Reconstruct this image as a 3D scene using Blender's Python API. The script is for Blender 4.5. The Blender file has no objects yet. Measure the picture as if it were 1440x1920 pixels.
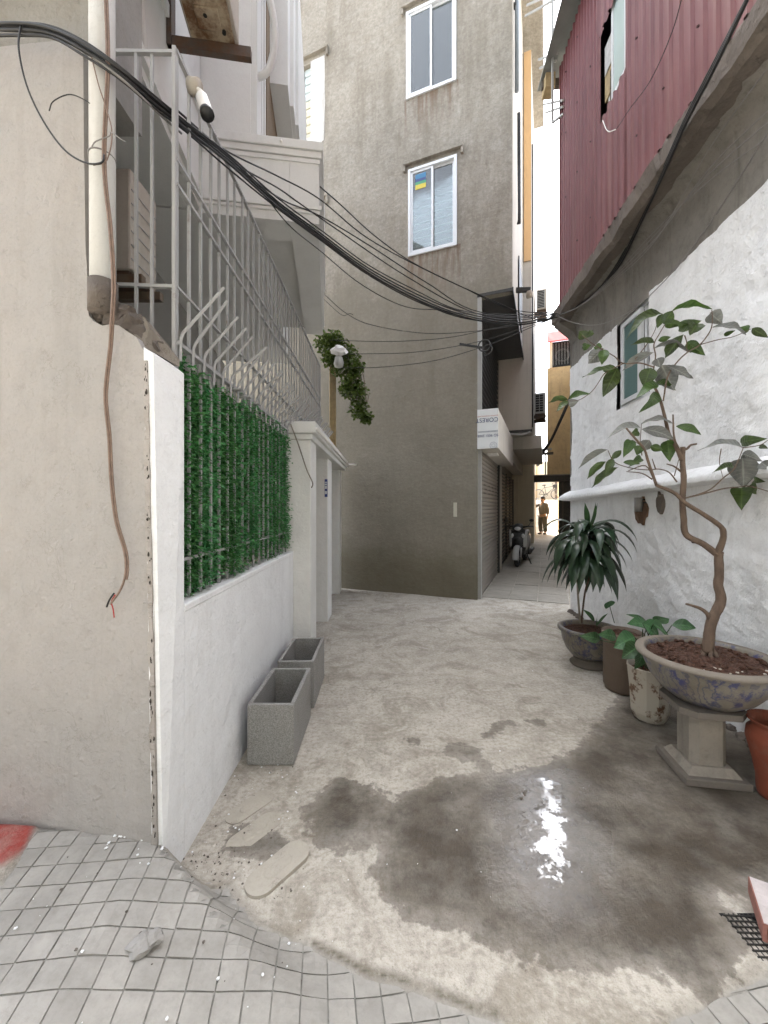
import bpy, bmesh, math, random
from mathutils import Vector, Matrix, noise
random.seed(7)
R = math.radians
S = bpy.context.scene
COL = S.collection
# ------------------------------------------------------------------ camera, world, sun, exposure
F, CX, HY, CH = 750.0, 720.0, 950.0, 1.55          # focal length in photo pixels, centre column, horizon row, lens height
cam_d = bpy.data.cameras.new('camera'); cam = bpy.data.objects.new('camera', cam_d); COL.objects.link(cam)
cam.location = (0, 0, CH); cam.rotation_euler = (R(90), 0, 0)
cam_d.sensor_fit = 'HORIZONTAL'; cam_d.sensor_width = 36; cam_d.lens = 36*F/1440; cam_d.shift_y = -10/1440
cam_d.clip_start = 0.05; cam_d.clip_end = 500
S.camera = cam
W = bpy.data.worlds.new('World'); S.world = W; W.use_nodes = True
wn = W.node_tree.nodes; wl = W.node_tree.links
SUN_EL, SUN_AZ = 58.0, math.degrees(math.atan2(-0.26, 0.97))   # azimuth clockwise from +Y
sky = wn.new('ShaderNodeTexSky'); sky.sky_type = 'NISHITA'; sky.sun_disc = False
sky.sun_elevation = R(SUN_EL); sky.sun_rotation = R(SUN_AZ); sky.dust_density = 3.5; sky.air_density = 1.0; sky.ozone_density = 1.0
hs = wn.new('ShaderNodeHueSaturation'); hs.inputs['Saturation'].default_value = 0.36
wl.new(sky.outputs[0], hs.inputs['Color']); bg = wn['Background']; wl.new(hs.outputs[0], bg.inputs[0]); bg.inputs[1].default_value = 0.15
sd = bpy.data.lights.new('sun', 'SUN'); sd.energy = 2.0; sd.angle = R(.6); sd.color = (1, .95, .87)
sun = bpy.data.objects.new('sun', sd); COL.objects.link(sun)
tosun = Vector((math.sin(R(SUN_AZ))*math.cos(R(SUN_EL)), math.cos(R(SUN_AZ))*math.cos(R(SUN_EL)), math.sin(R(SUN_EL))))
sun.rotation_euler = tosun.to_track_quat('Z', 'Y').to_euler(); sun.location = tosun*40
S.view_settings.view_transform = 'Standard'; S.view_settings.look = 'None'; S.view_settings.exposure = 2.95; S.view_settings.gamma = 1
S.cycles.use_denoising = True; S.cycles.use_adaptive_sampling = True; S.cycles.adaptive_threshold = .03
S.cycles.max_bounces = 7; S.cycles.diffuse_bounces = 4; S.cycles.glossy_bounces = 3; S.cycles.transparent_max_bounces = 8

# ------------------------------------------------------------------ helpers
def P(x, y, z):
    return Vector(((x-CX)/F*z, z, CH+(HY-y)/F*z))
def lerp(a, b, t): return a+(b-a)*t
def sstep(t):
    t = max(0., min(1., t)); return t*t*(3-2*t)
def interp(tab, x):
    if x <= tab[0][0]: return tab[0][1]
    for (a, va), (b, vb) in zip(tab, tab[1:]):
        if x <= b: return va+(vb-va)*(x-a)/(b-a)
    return tab[-1][1]
def frame(o, ex, ey):
    ex = Vector((ex[0], ex[1], 0)).normalized(); ey = Vector((ey[0], ey[1], 0)).normalized()
    return Matrix(((ex.x, ey.x, 0, o[0]), (ex.y, ey.y, 0, o[1]), (0, 0, 1, o[2] if len(o) > 2 else 0), (0, 0, 0, 1)))
I4 = Matrix.Identity(4)
def spline(pts, n=8):
    out = []; p = [Vector(q) for q in pts]
    for i in range(len(p)-1):
        a = p[i-1] if i else p[0]*2-p[1]; b = p[i]; c = p[i+1]; d = p[i+2] if i+2 < len(p) else p[-1]*2-p[-2]
        for k in range(n):
            t = k/n
            out.append(.5*((2*b)+(c-a)*t+(2*a-5*b+4*c-d)*t*t+(3*b-a-3*c+d)*t**3))
    out.append(p[-1]); return out

class MB:
    def __init__(s, M=I4): s.v = []; s.f = []; s.M = M
    def add(s, vs, fs):
        n = len(s.v); s.v += [s.M @ Vector(v) for v in vs]; s.f += [tuple(i+n for i in f) for f in fs]; return s
    def box(s, x0, x1, y0, y1, z0, z1):
        return s.add([(x0,y0,z0),(x1,y0,z0),(x1,y1,z0),(x0,y1,z0),(x0,y0,z1),(x1,y0,z1),(x1,y1,z1),(x0,y1,z1)],
                     [(3,2,1,0),(4,5,6,7),(0,1,5,4),(1,2,6,5),(2,3,7,6),(3,0,4,7)])
    def bbox(s, x0, x1, y0, y1, z0, z1, b=.01):
        # box with chamfered edges (bevelled)
        bm = bmesh.new(); bmesh.ops.create_cube(bm, size=1)
        for v in bm.verts:
            v.co = Vector((lerp(x0, x1, v.co.x+.5), lerp(y0, y1, v.co.y+.5), lerp(z0, z1, v.co.z+.5)))
        bmesh.ops.bevel(bm, geom=bm.edges[:], offset=b, segments=2, profile=.5, affect='EDGES')
        bm.verts.index_update(); s.add([v.co.copy() for v in bm.verts], [tuple(v.index for v in f.verts) for f in bm.faces]); bm.free(); return s
    def hexa(s, a, b):      # two quads (4 pts each)
        return s.add(list(a)+list(b), [(3,2,1,0),(4,5,6,7),(0,1,5,4),(1,2,6,5),(2,3,7,6),(3,0,4,7)])
    def bar(s, a, b, w, h=None):
        a = Vector(a); b = Vector(b); h = h or w; d = (b-a).normalized()
        u = Vector((0,0,1)) if abs(d.z) < .9 else Vector((0,1,0))
        x = d.cross(u).normalized()*w/2; y = x.cross(d).normalized()*h/2
        return s.hexa([a-x-y, a+x-y, a+x+y, a-x+y], [b-x-y, b+x-y, b+x+y, b-x+y])
    def tube(s, path, r, n=8, cap=True):
        p = [Vector(q) for q in path]; rr = r if isinstance(r, (list, tuple)) else [r]*len(p)
        ref = None; vs = []; fs = []
        for i, q in enumerate(p):
            d = (p[min(i+1, len(p)-1)]-p[max(i-1, 0)])
            d = d.normalized() if d.length > 1e-9 else Vector((0,0,1))
            if ref is None: ref = Vector((0,0,1)) if abs(d.z) < .9 else Vector((1,0,0))
            x = (ref-d*ref.dot(d)).normalized(); y = d.cross(x); ref = x
            for k in range(n):
                a = 2*math.pi*k/n; vs.append(q+(x*math.cos(a)+y*math.sin(a))*rr[i])
        for i in range(len(p)-1):
            for k in range(n):
                fs.append((i*n+k, i*n+(k+1)%n, (i+1)*n+(k+1)%n, (i+1)*n+k))
        if cap: fs.append(tuple(range(n-1, -1, -1))); fs.append(tuple((len(p)-1)*n+k for k in range(n)))
        return s.add(vs, fs)
    def lathe(s, prof, c=(0,0,0), n=32, cap=False):
        vs = []; fs = []
        for r, z in prof:
            for k in range(n):
                a = 2*math.pi*k/n; vs.append((c[0]+r*math.cos(a), c[1]+r*math.sin(a), c[2]+z))
        for i in range(len(prof)-1):
            for k in range(n):
                fs.append((i*n+k, i*n+(k+1)%n, (i+1)*n+(k+1)%n, (i+1)*n+k))
        if cap: fs.append(tuple(range(n-1, -1, -1))); fs.append(tuple((len(prof)-1)*n+k for k in range(n)))
        return s.add(vs, fs)
    def prism(s, poly, ext):
        n = len(poly); e = Vector(ext); a = [Vector(p) for p in poly]
        return s.add(a+[p+e for p in a], [tuple(range(n-1, -1, -1)), tuple(range(n, 2*n))]+[(i, (i+1)%n, n+(i+1)%n, n+i) for i in range(n)])
    def ball(s, c, r, n=10, m=6, sc=(1,1,1)):
        vs = []; fs = []
        for i in range(m+1):
            th = math.pi*i/m
            for k in range(n):
                a = 2*math.pi*k/n; vs.append((c[0]+r*sc[0]*math.sin(th)*math.cos(a), c[1]+r*sc[1]*math.sin(th)*math.sin(a), c[2]+r*sc[2]*math.cos(th)))
        for i in range(m):
            for k in range(n): fs.append((i*n+k, (i+1)*n+k, (i+1)*n+(k+1)%n, i*n+(k+1)%n))
        return s.add(vs, fs)
    def ring(s, c, axis, Rr, r, n=24, m=8):
        ax = Vector(axis).normalized(); u = ax.orthogonal().normalized(); w = ax.cross(u); vs = []; fs = []
        for i in range(n):
            a = 2*math.pi*i/n; d = u*math.cos(a)+w*math.sin(a)
            for k in range(m):
                b = 2*math.pi*k/m; vs.append(Vector(c)+d*(Rr+r*math.cos(b))+ax*r*math.sin(b))
        for i in range(n):
            for k in range(m): fs.append((i*m+k, ((i+1)%n)*m+k, ((i+1)%n)*m+(k+1)%m, i*m+(k+1)%m))
        return s.add(vs, fs)
    def build(s, name, mat, parent=None, smooth=False, fix=True):
        off = Vector((0,0,0)); q = parent
        while q is not None: off += q.location; q = q.parent
        me = bpy.data.meshes.new(name); me.from_pydata([v-off for v in s.v], [], s.f); me.materials.append(mat)
        for nm, dat in getattr(s, 'attrs', {}).items(): me.attributes.new(nm, 'FLOAT', 'POINT').data.foreach_set('value', dat)
        if fix:
            bm = bmesh.new(); bm.from_mesh(me); bmesh.ops.recalc_face_normals(bm, faces=bm.faces[:]); bm.to_mesh(me); bm.free()
        if smooth: me.shade_smooth()
        o = bpy.data.objects.new(name, me); COL.objects.link(o); o.parent = parent
        return o
def smooth_angle(o, deg=40):
    o.data.shade_smooth()
    bm = bmesh.new(); bm.from_mesh(o.data)
    for e in bm.edges:
        if len(e.link_faces) == 2 and e.calc_face_angle(0) > R(deg): e.smooth = False
    bm.to_mesh(o.data); bm.free(); return o
def tag(o, label, cat, group=None):
    o['label'] = label; o['category'] = cat
    if group: o['group'] = group
    return o
def thing(name, label, cat, loc=(0,0,0), group=None):
    o = bpy.data.objects.new(name, None); o.empty_display_size = .1; COL.objects.link(o); o.location = loc
    return tag(o, label, cat, group)
def copy_tree(o, parent=None):
    kids = list(o.children); c = o.copy(); COL.objects.link(c); c.parent = parent
    for k in kids: copy_tree(k, c)
    return c
def mbw(M=I4): return MB(M)

# ------------------------------------------------------------------ materials
MATS = {}
class NT:
    def __init__(s, name):
        s.m = bpy.data.materials.new(name); s.m.use_nodes = True; s.t = s.m.node_tree; s.b = s.t.nodes['Principled BSDF']; s.out = s.t.nodes['Material Output']
    def n(s, t, **kw):
        o = s.t.nodes.new(t)
        for k, v in kw.items():
            if k in o.inputs: o.inputs[k].default_value = v
            else: setattr(o, k, v)
        return o
    def l(s, a, b): s.t.links.new(a, b)
    def pos(s, scale=(1,1,1), rot=(0,0,0)):
        g = s.n('ShaderNodeNewGeometry'); m = s.n('ShaderNodeMapping'); s.l(g.outputs['Position'], m.inputs[0]); m.inputs['Scale'].default_value = scale; m.inputs['Rotation'].default_value = rot
        return m.outputs[0]
    def noise(s, scale, detail=5, rough=.6, vec=None, dist=0.):
        q = s.n('ShaderNodeTexNoise', Scale=scale, Detail=detail, Roughness=rough, Distortion=dist)
        s.l(vec if vec is not None else s.pos(), q.inputs['Vector']); return q.outputs[0]
    def ramp(s, fac, stops):
        r = s.n('ShaderNodeValToRGB'); e = r.color_ramp.elements
        while len(e) < len(stops): e.new(.5)
        for i, (p, c) in enumerate(stops):
            e[i].position = p; e[i].color = (c, c, c, 1) if isinstance(c, (int, float)) else (*c, 1)
        s.l(fac, r.inputs[0]); return r.outputs[0]
    def mix(s, fac, a, b, mode='MIX'):
        q = s.n('ShaderNodeMix', data_type='RGBA', blend_type=mode)
        for i, x in ((0, fac), (6, a), (7, b)):
            if hasattr(x, 'is_linked') or hasattr(x, 'links'): s.l(x, q.inputs[i])
            elif i == 0: q.inputs[0].default_value = x
            else: q.inputs[i].default_value = (*x, 1)
        return q.outputs[2]
    def math(s, op, a, b=0., c=0.):
        q = s.n('ShaderNodeMath', operation=op)
        for i, x in enumerate((a, b, c)):
            if hasattr(x, 'links'): s.l(x, q.inputs[i])
            else: q.inputs[i].default_value = x
        return q.outputs[0]
    def bump(s, h, strength=.3, dist=.01, prev=None):
        q = s.n('ShaderNodeBump', Strength=strength, Distance=dist); s.l(h, q.inputs['Height'])
        if prev is not None: s.l(prev, q.inputs['Normal'])
        return q.outputs[0]
    def xyz(s):
        g = s.n('ShaderNodeNewGeometry'); q = s.n('ShaderNodeSeparateXYZ'); s.l(g.outputs['Position'], q.inputs[0]); return q.outputs
    def done(s, col=None, rough=None, nor=None):
        if col is not None:
            if hasattr(col, 'links'): s.l(col, s.b.inputs['Base Color'])
            else: s.b.inputs['Base Color'].default_value = (*col, 1)
        if rough is not None:
            if hasattr(rough, 'links'): s.l(rough, s.b.inputs['Roughness'])
            else: s.b.inputs['Roughness'].default_value = rough
        if nor is not None: s.l(nor, s.b.inputs['Normal'])
        return s.m
def dk(c, f): return tuple(x*f for x in c)
def mat_plaster(name, c, var=.12, stain=.25, bump=.35, bs=60, streak=.15, c2=None, grime=(.16,.14,.11)):
    t = NT(name)
    a = t.noise(1.6, 5, .65); b = t.noise(9, 5, .72); st = t.noise(5, 4, .7, t.pos((1.4,1.4,.12)))
    col = t.mix(t.ramp(a, [(.35, 0), (.7, 1)]), c, c2 or dk(c, 1-var))
    col = t.mix(t.math('MULTIPLY', t.ramp(b, [(.5, 0), (.78, 1)]), stain), col, grime)
    col = t.mix(t.math('MULTIPLY', t.ramp(st, [(.52, 0), (.75, 1)]), streak), col, grime)
    fg = t.noise(75, 4, .75); col = t.mix(t.math('MULTIPLY', t.ramp(fg, [(.5, 0), (.72, 1)]), .30*min(1, .4+stain*2)), col, dk(c, .55))
    hl = t.noise(3.3, 6, .65, None, .6); line = t.ramp(t.math('ABSOLUTE', t.math('SUBTRACT', hl, .5)), [(.0, 1), (.006, 0)])
    col = t.mix(t.math('MULTIPLY', t.math('MULTIPLY', line, t.ramp(a, [(.48, 0), (.58, 1)])), min(.6, stain*2)), col, grime)
    n1 = t.bump(t.noise(bs, 4, .6), bump, .006); n2 = t.bump(t.noise(7, 4, .55), bump, .03, n1)
    chip = t.ramp(t.noise(26, 3, .5), [(.60, 0), (.68, 1)]); n3 = t.bump(chip, bump*.6, .006, n2)
    return t.done(col, .88, n3)
def mat_simple(name, c, rough=.6, metal=0., var=.15, ns=20, bump=0., spec=None):
    t = NT(name); a = t.noise(ns, 5, .65)
    col = t.mix(t.ramp(a, [(.3, 0), (.75, 1)]), c, dk(c, 1-var)); t.b.inputs['Metallic'].default_value = metal
    if spec is not None: t.b.inputs['Specular IOR Level'].default_value = spec
    nor = t.bump(t.noise(ns*4, 3, .5), bump, .004) if bump else None
    return t.done(col, rough, nor)
def mat_rusty(name, c, rust=(.16,.07,.03), amt=(.5,.72), ns=14, rough=.55):
    t = NT(name); a = t.noise(ns, 7, .7); b = t.noise(ns*5, 4, .6)
    col = t.mix(t.ramp(a, [(amt[0], 0), (amt[1], 1)]), c, t.mix(b, rust, dk(rust, .4)))
    return t.done(col, rough, t.bump(a, .25, .003))
def mat_glass(name, tint=(.80,.88,.88), refl=2.6, alpha=.9):
    t = NT(name); t.t.nodes.remove(t.b)
    tr = t.n('ShaderNodeBsdfTransparent'); tr.inputs[0].default_value = (*tint, 1)
    gl = t.n('ShaderNodeBsdfGlossy', Roughness=.02); fr = t.n('ShaderNodeFresnel', IOR=1.5)
    wob = t.bump(t.noise(2.2, 2, .5), .05, .02); t.l(wob, gl.inputs['Normal'])
    mx = t.n('ShaderNodeMixShader'); t.l(t.math('MINIMUM', t.math('MULTIPLY', fr.outputs[0], refl), 1.), mx.inputs[0]); t.l(tr.outputs[0], mx.inputs[1]); t.l(gl.outputs[0], mx.inputs[2])
    df = t.n('ShaderNodeBsdfDiffuse'); df.inputs[0].default_value = (.30,.34,.33,1)
    m2 = t.n('ShaderNodeMixShader'); m2.inputs[0].default_value = 1-alpha; t.l(mx.outputs[0], m2.inputs[1]); t.l(df.outputs[0], m2.inputs[2])
    t.l(m2.outputs[0], t.out.inputs[0]); return t.m
M_cream = mat_plaster('cream_plaster', (.345,.322,.300), .12, .20, .5, 38, .2, c2=(.305,.292,.275))
M_white = mat_plaster('white_limewash', (.79,.80,.805), .08, .10, .5, 70, .12)
M_white2 = mat_plaster('white_limewash_rough', (.79,.80,.805), .12, .20, .9, 30, .18, grime=(.24,.225,.20))
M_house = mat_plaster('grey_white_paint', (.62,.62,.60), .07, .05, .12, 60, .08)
M_houseshade = mat_plaster('house_paint_shaded', (.30,.29,.275), .08, .05, .12, 60, .05)  # darker copy of the house paint, shade put into its colour
M_gate = mat_plaster('white_gate_paint', (.70,.70,.67), .08, .08, .35, 40, .12)
M_conc_raw = mat_plaster('raw_concrete', (.30,.29,.27), .25, .4, .7, 25, .3)
M_grime = mat_plaster('grimy_cement', (.225,.21,.185), .35, .5, .6, 20, .7, grime=(.07,.06,.05))
M_slab = mat_plaster('broken_concrete', (.15,.125,.105), .4, .5, 1.0, 18, .3, grime=(.06,.05,.04))
M_beige = mat_plaster('beige_render', (.50,.46,.40), .1, .1, .15, 40, .2)
M_yellow = mat_plaster('ochre_paint', (.52,.37,.19), .2, .35, .3, 25, .4, grime=(.14,.10,.06))
M_orange = mat_plaster('orange_paint_and_sun_tint', (.62,.40,.20), .08, .08, .12, 40, .1)
M_cream2 = mat_plaster('cream_paint_far', (.66,.58,.44), .1, .1, .15, 30, .1)
M_dark = mat_simple('dark_void', (.012,.012,.012), .9)
M_dsteel = mat_simple('dark_steel', (.045,.043,.04), .55, .3, .3)
M_soffit = mat_simple('charcoal_panel', (.055,.055,.055), .6, 0, .25, 6)
M_alu = mat_simple('white_aluminium', (.66,.68,.70), .35, .1, .08, 8)
M_bar = mat_rusty('grey_painted_iron', (.31,.31,.305), (.17,.11,.07), (.60,.8), 9)
M_pipe = mat_plaster('white_pvc', (.60,.60,.58), .12, .12, .05, 60, .35, grime=(.28,.22,.16))
M_black = mat_simple('black_cable', (.012,.012,.012), .5)
M_grey_c = mat_simple('grey_cable', (.20,.19,.18), .6)
M_brownc = mat_simple('brown_cable', (.24,.165,.125), .6, 0, .4, 40)
M_red = mat_simple('red_wire', (.35,.02,.02), .5)
M_rust = mat_rusty('rusted_sheet', (.36,.29,.20), (.17,.08,.03), (.42,.62), 9, .6)
M_rustd = mat_rusty('rusted_steel', (.07,.055,.045), (.12,.06,.03), (.4,.6), 12, .7)
M_acb = mat_plaster('dusty_beige_metal', (.42,.38,.32), .12, .2, .05, 60, .2)
M_acw = mat_simple('grey_ac_metal', (.36,.36,.34), .5, 0, .15, 10)
M_camw = mat_simple('white_plastic', (.72,.70,.66), .4, 0, .06)
M_gran = None
M_brick = mat_simple('red_brick', (.30,.13,.10), .9, 0, .35, 30, .5)
M_terra = mat_plaster('terracotta', (.18,.040,.015), .25, .35, .2, 50, .25)
M_terra2 = mat_plaster('old_clay', (.16,.12,.092), .25, .4, .4, 30, .4)
M_potw = mat_rusty('stained_white_pot', (.38,.345,.285), (.14,.065,.028), (.54,.60), 7.5, .6)
M_ped = mat_plaster('weathered_stone', (.25,.22,.18), .25, .6, .4, 40, .5, grime=(.08,.065,.05))
M_pedd = mat_plaster('dark_stone', (.14,.12,.10), .2, .4, .35, 40, .3)
M_soil = None
M_bark = None
M_glass = mat_glass('window_glass')
M_glassg = mat_simple('frosted_green_glass', (.10,.17,.165), .25, 0, .1, 3)
M_blueglass = mat_simple('pale_green_glass', (.42,.52,.50), .2, 0, .1, 3)
M_wood = mat_simple('pale_wood', (.40,.30,.15), .7, 0, .4, 14, .3)
M_paper = mat_simple('old_paper', (.5,.5,.48), .8, 0, .4, 20)
M_screw = mat_simple('screw', (.05,.02,.02), .5)
M_tyre = mat_simple('rubber', (.015,.015,.015), .7)
M_rim = mat_simple('silver_metal', (.55,.55,.55), .35, .8, .1)
M_scw = mat_simple('silver_white_paint', (.42,.42,.41), .25, 0, .05)
M_seat = mat_simple('black_vinyl', (.02,.02,.02), .45)
M_lampglass = mat_simple('headlamp_glass', (.5,.5,.5), .1, 0, .1)
M_cloth = mat_simple('beige_cloth', (.17,.16,.145), .9, 0, .2, 30)
M_cloth2 = mat_simple('olive_cloth', (.10,.095,.08), .9, 0, .2, 30)
M_skin = mat_simple('skin', (.40,.24,.16), .6, 0, .1)
M_hair = mat_simple('black_hair', (.012,.010,.010), .6)
M_bluepl = mat_simple('blue_enamel', (.03,.05,.20), .35)
M_blue2 = mat_simple('blue_film', (.03,.18,.35), .4); M_green2 = mat_simple('green_film', (.05,.30,.16), .4); M_yel2 = mat_simple('yellow_film', (.62,.50,.05), .4)
M_redaw = mat_simple('red_awning', (.45,.05,.05), .6, 0, .2, 8)

def m_granite():
    t = NT('grey_terrazzo'); a = t.noise(260, 2, .5); b = t.noise(5, 5, .6)
    col = t.mix(t.ramp(a, [(.35, 0), (.65, 1)]), (.16,.155,.145), (.34,.335,.32)); col = t.mix(t.math('MULTIPLY', t.ramp(b, [(.5, 0), (.8, 1)]), .35), col, (.12,.10,.08))
    return t.done(col, .7, t.bump(a, .15, .002))
M_gran = m_granite()
def m_soil():
    t = NT('potting_soil'); a = t.noise(40, 6, .7); v = t.n('ShaderNodeTexVoronoi', Scale=55.); t.l(t.pos(), v.inputs['Vector'])
    col = t.mix(t.ramp(a, [(.3, 0), (.75, 1)]), (.035,.014,.008), (.13,.06,.035))
    return t.done(col, .95, t.bump(v.outputs['Distance'], .9, .02, t.bump(a, .6, .02)))
M_soil = m_soil()
def m_bark():
    t = NT('pale_bark'); a = t.noise(30, 6, .7, t.pos((1,1,.35))); b = t.noise(110, 3, .6)
    col = t.mix(t.ramp(a, [(.3, 0), (.7, 1)]), (.145,.10,.07), (.075,.05,.035))
    return t.done(col, .85, t.bump(a, .6, .008, t.bump(b, .4, .003)))
M_bark = m_bark()
def m_leaf(name, c, c2, rough=.35, tr=.25):
    t = NT(name); a = t.noise(22, 4, .6); oi = t.n('ShaderNodeObjectInfo')
    col = t.mix(t.ramp(a, [(.3, 0), (.7, 1)]), c, c2)
    h = t.n('ShaderNodeHueSaturation'); t.l(col, h.inputs['Color']); t.l(t.math('MULTIPLY_ADD', oi.outputs['Random'], .6, .7), h.inputs['Value']); t.l(t.math('MULTIPLY_ADD', oi.outputs['Random'], .03, .485), h.inputs['Hue'])
    at = lambda q: t.n('ShaderNodeAttribute', attribute_name=q).outputs['Fac']
    vein = t.math('SINE', t.math('MULTIPLY', t.math('SUBTRACT', at('lt'), t.math('MULTIPLY', at('lk'), .16)), 52.)); vl = t.ramp(vein, [(.86, 0), (.99, 1)]); rib = t.ramp(at('rib'), [(.80, 0), (.92, 1)])
    vv = t.math('MAXIMUM', rib, t.math('MULTIPLY', vl, .5)); hc = t.mix(t.math('MULTIPLY', vv, .45), h.outputs[0], tuple(min(1, x*2.2+.03) for x in c))
    t.l(hc, t.b.inputs['Base Color']); t.b.inputs['Roughness'].default_value = rough; t.l(t.bump(vein, .25, .003, t.bump(a, .3, .004)), t.b.inputs['Normal'])
    tl = t.n('ShaderNodeBsdfTranslucent'); t.l(h.outputs[0], tl.inputs[0]); mx = t.n('ShaderNodeMixShader'); mx.inputs[0].default_value = tr
    t.l(t.b.outputs[0], mx.inputs[1]); t.l(tl.outputs[0], mx.inputs[2]); t.l(mx.outputs[0], t.out.inputs[0]); return t.m
M_leaf = m_leaf('green_leaf', (.052,.092,.015), (.03,.055,.015), .4, .3)
M_leafg = m_leaf('grey_leaf', (.17,.175,.16), (.10,.105,.095), .5, .15)
M_drac = m_leaf('dark_glossy_leaf', (.030,.060,.030), (.018,.036,.020), .28, .1)
M_lily = m_leaf('mid_green_leaf', (.055,.13,.045), (.03,.08,.03), .35, .2)
M_ivy = m_leaf('plastic_ivy_leaf', (.13,.38,.12), (.025,.125,.04), .38, .3)
M_vine = m_leaf('vine_leaf', (.12,.19,.025), (.05,.10,.02), .5, .3)
M_vstem = mat_simple('green_stem', (.03,.06,.02), .6)
M_twig = mat_simple('brown_twig', (.09,.055,.035), .8)

def m_facade():
    t = NT('grey_cement_render')
    a = t.noise(.9, 6, .65); b = t.noise(6, 6, .72); d = t.noise(3.2, 6, .7, t.pos((1,1,2.2), (R(14),R(6),0)), .8)
    col = t.mix(t.ramp(a, [(.3, 0), (.7, 1)]), (.345,.315,.265), (.225,.203,.168))
    col = t.mix(t.math('MULTIPLY', t.ramp(d, [(.45, 0), (.7, 1)]), .30), col, (.42,.40,.36))
    col = t.mix(t.math('MULTIPLY', t.ramp(b, [(.50, 0), (.72, 1)]), .38), col, (.14,.125,.10))
    mm = t.noise(21, 5, .72); col = t.mix(t.math('MULTIPLY', t.ramp(mm, [(.48, 0), (.62, 1)]), .42), col, (.17,.155,.125)); col = t.mix(t.math('MULTIPLY', t.ramp(mm, [(.36, 1), (.45, 0)]), .35), col, (.40,.38,.345))
    vs_ = t.noise(2.2, 6, .7, t.pos((1,1,.18)))
    col = t.mix(t.math('MULTIPLY', t.ramp(vs_, [(.48, 0), (.64, 1)]), .5), col, (.15,.128,.095))
    x, y, z = t.xyz()
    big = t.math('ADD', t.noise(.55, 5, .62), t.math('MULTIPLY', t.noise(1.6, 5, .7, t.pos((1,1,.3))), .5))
    stain_falloff = t.math('MULTIPLY', t.ramp(t.math('SUBTRACT', t.math('MULTIPLY', big, 8.5), z), [(.0, 0), (1., 1)]), .62)  # lower wall darkened: staining plus light falloff put into the colour
    col = t.mix(stain_falloff, col, t.mix(b, (.15,.138,.105), (.235,.215,.17)))
    # damp, mossy staining with its own ragged outline near the base
    lo = t.math('SUBTRACT', t.math('ADD', .55, t.math('MULTIPLY', t.noise(1.7, 5, .7), .9)), z)
    col = t.mix(t.math('MULTIPLY', t.ramp(lo, [(.0, 0), (.55, 1)]), .55), col, (.10,.085,.045))
    # rust streaks below the two sills
    av = t.math('SUBTRACT', t.math('MULTIPLY', t.math('SUBTRACT', x, 1.55), .927), t.math('MULTIPLY', t.math('SUBTRACT', y, 6.64), .375))
    stn = t.noise(7, 4, .6, t.pos((1.6,1.6,.15)))
    for zt, ln in ((8.78, .75), (5.99, .9)):
        dz = t.math('DIVIDE', t.math('SUBTRACT', zt, z), ln)
        m = t.math('MULTIPLY', t.math('GREATER_THAN', dz, 0.), t.math('SUBTRACT', 1., t.math('MINIMUM', t.math('ABSOLUTE', dz), 1.)))
        side = t.math('MULTIPLY', t.math('GREATER_THAN', av, -1.28), t.math('LESS_THAN', av, -.28))
        m = t.math('MULTIPLY', t.math('MULTIPLY', m, side), t.ramp(stn, [(.42, 0), (.62, 1)]))
        col = t.mix(t.math('MULTIPLY', m, .8), col, (.13,.075,.045))
    n1 = t.bump(t.noise(45, 5, .65), .45, .008); n2 = t.bump(d, .35, .03, n1); n3 = t.bump(t.noise(4, 4, .6), .4, .04, n2)
    return t.done(col, .9, n3)
M_fac = m_facade()

def m_corr():
    t = NT('maroon_sheet_metal'); a = t.noise(3, 6, .65, t.pos((1,1,.4))); s = t.noise(9, 5, .7, t.pos((1.5,1.5,.08)))
    col = t.mix(t.ramp(a, [(.3, 0), (.7, 1)]), (.19,.070,.075), (.145,.05,.055)); col = t.mix(t.math('MULTIPLY', t.ramp(s, [(.5, 0), (.72, 1)]), .45), col, (.26,.15,.13))
    return t.done(col, .45, t.bump(a, .08, .01))
M_corr = m_corr()

def m_bowl():
    t = NT('blue_and_white_ceramic'); a = t.noise(6, 6, .6)
    w = t.n('ShaderNodeTexWave', wave_type='RINGS', Scale=10., Distortion=14., Detail=5.); t.l(t.pos(), w.inputs['Vector'])
    n = t.noise(15, 6, .75); n2 = t.noise(3.5, 3, .5)
    base = t.mix(t.ramp(a, [(.35, 0), (.75, 1)]), (.23,.21,.17), (.12,.105,.08))
    ln = t.math('MULTIPLY', t.ramp(w.outputs[1], [(.0, 1), (.22, 0)]), t.ramp(n2, [(.42, 0), (.52, 1)]))
    col = t.mix(t.math('MULTIPLY', ln, .8), base, (.05,.055,.09))
    col = t.mix(t.math('MULTIPLY', t.ramp(n, [(.52, 0), (.60, 1)]), .85), col, (.022,.030,.12))
    col = t.mix(t.math('MULTIPLY', t.ramp(t.noise(5, 7, .75), [(.45, 0), (.7, 1)]), .6), col, (.12,.09,.06))
    return t.done(col, .4, t.bump(t.noise(40, 4, .6), .12, .003))
M_bowl = m_bowl()

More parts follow.
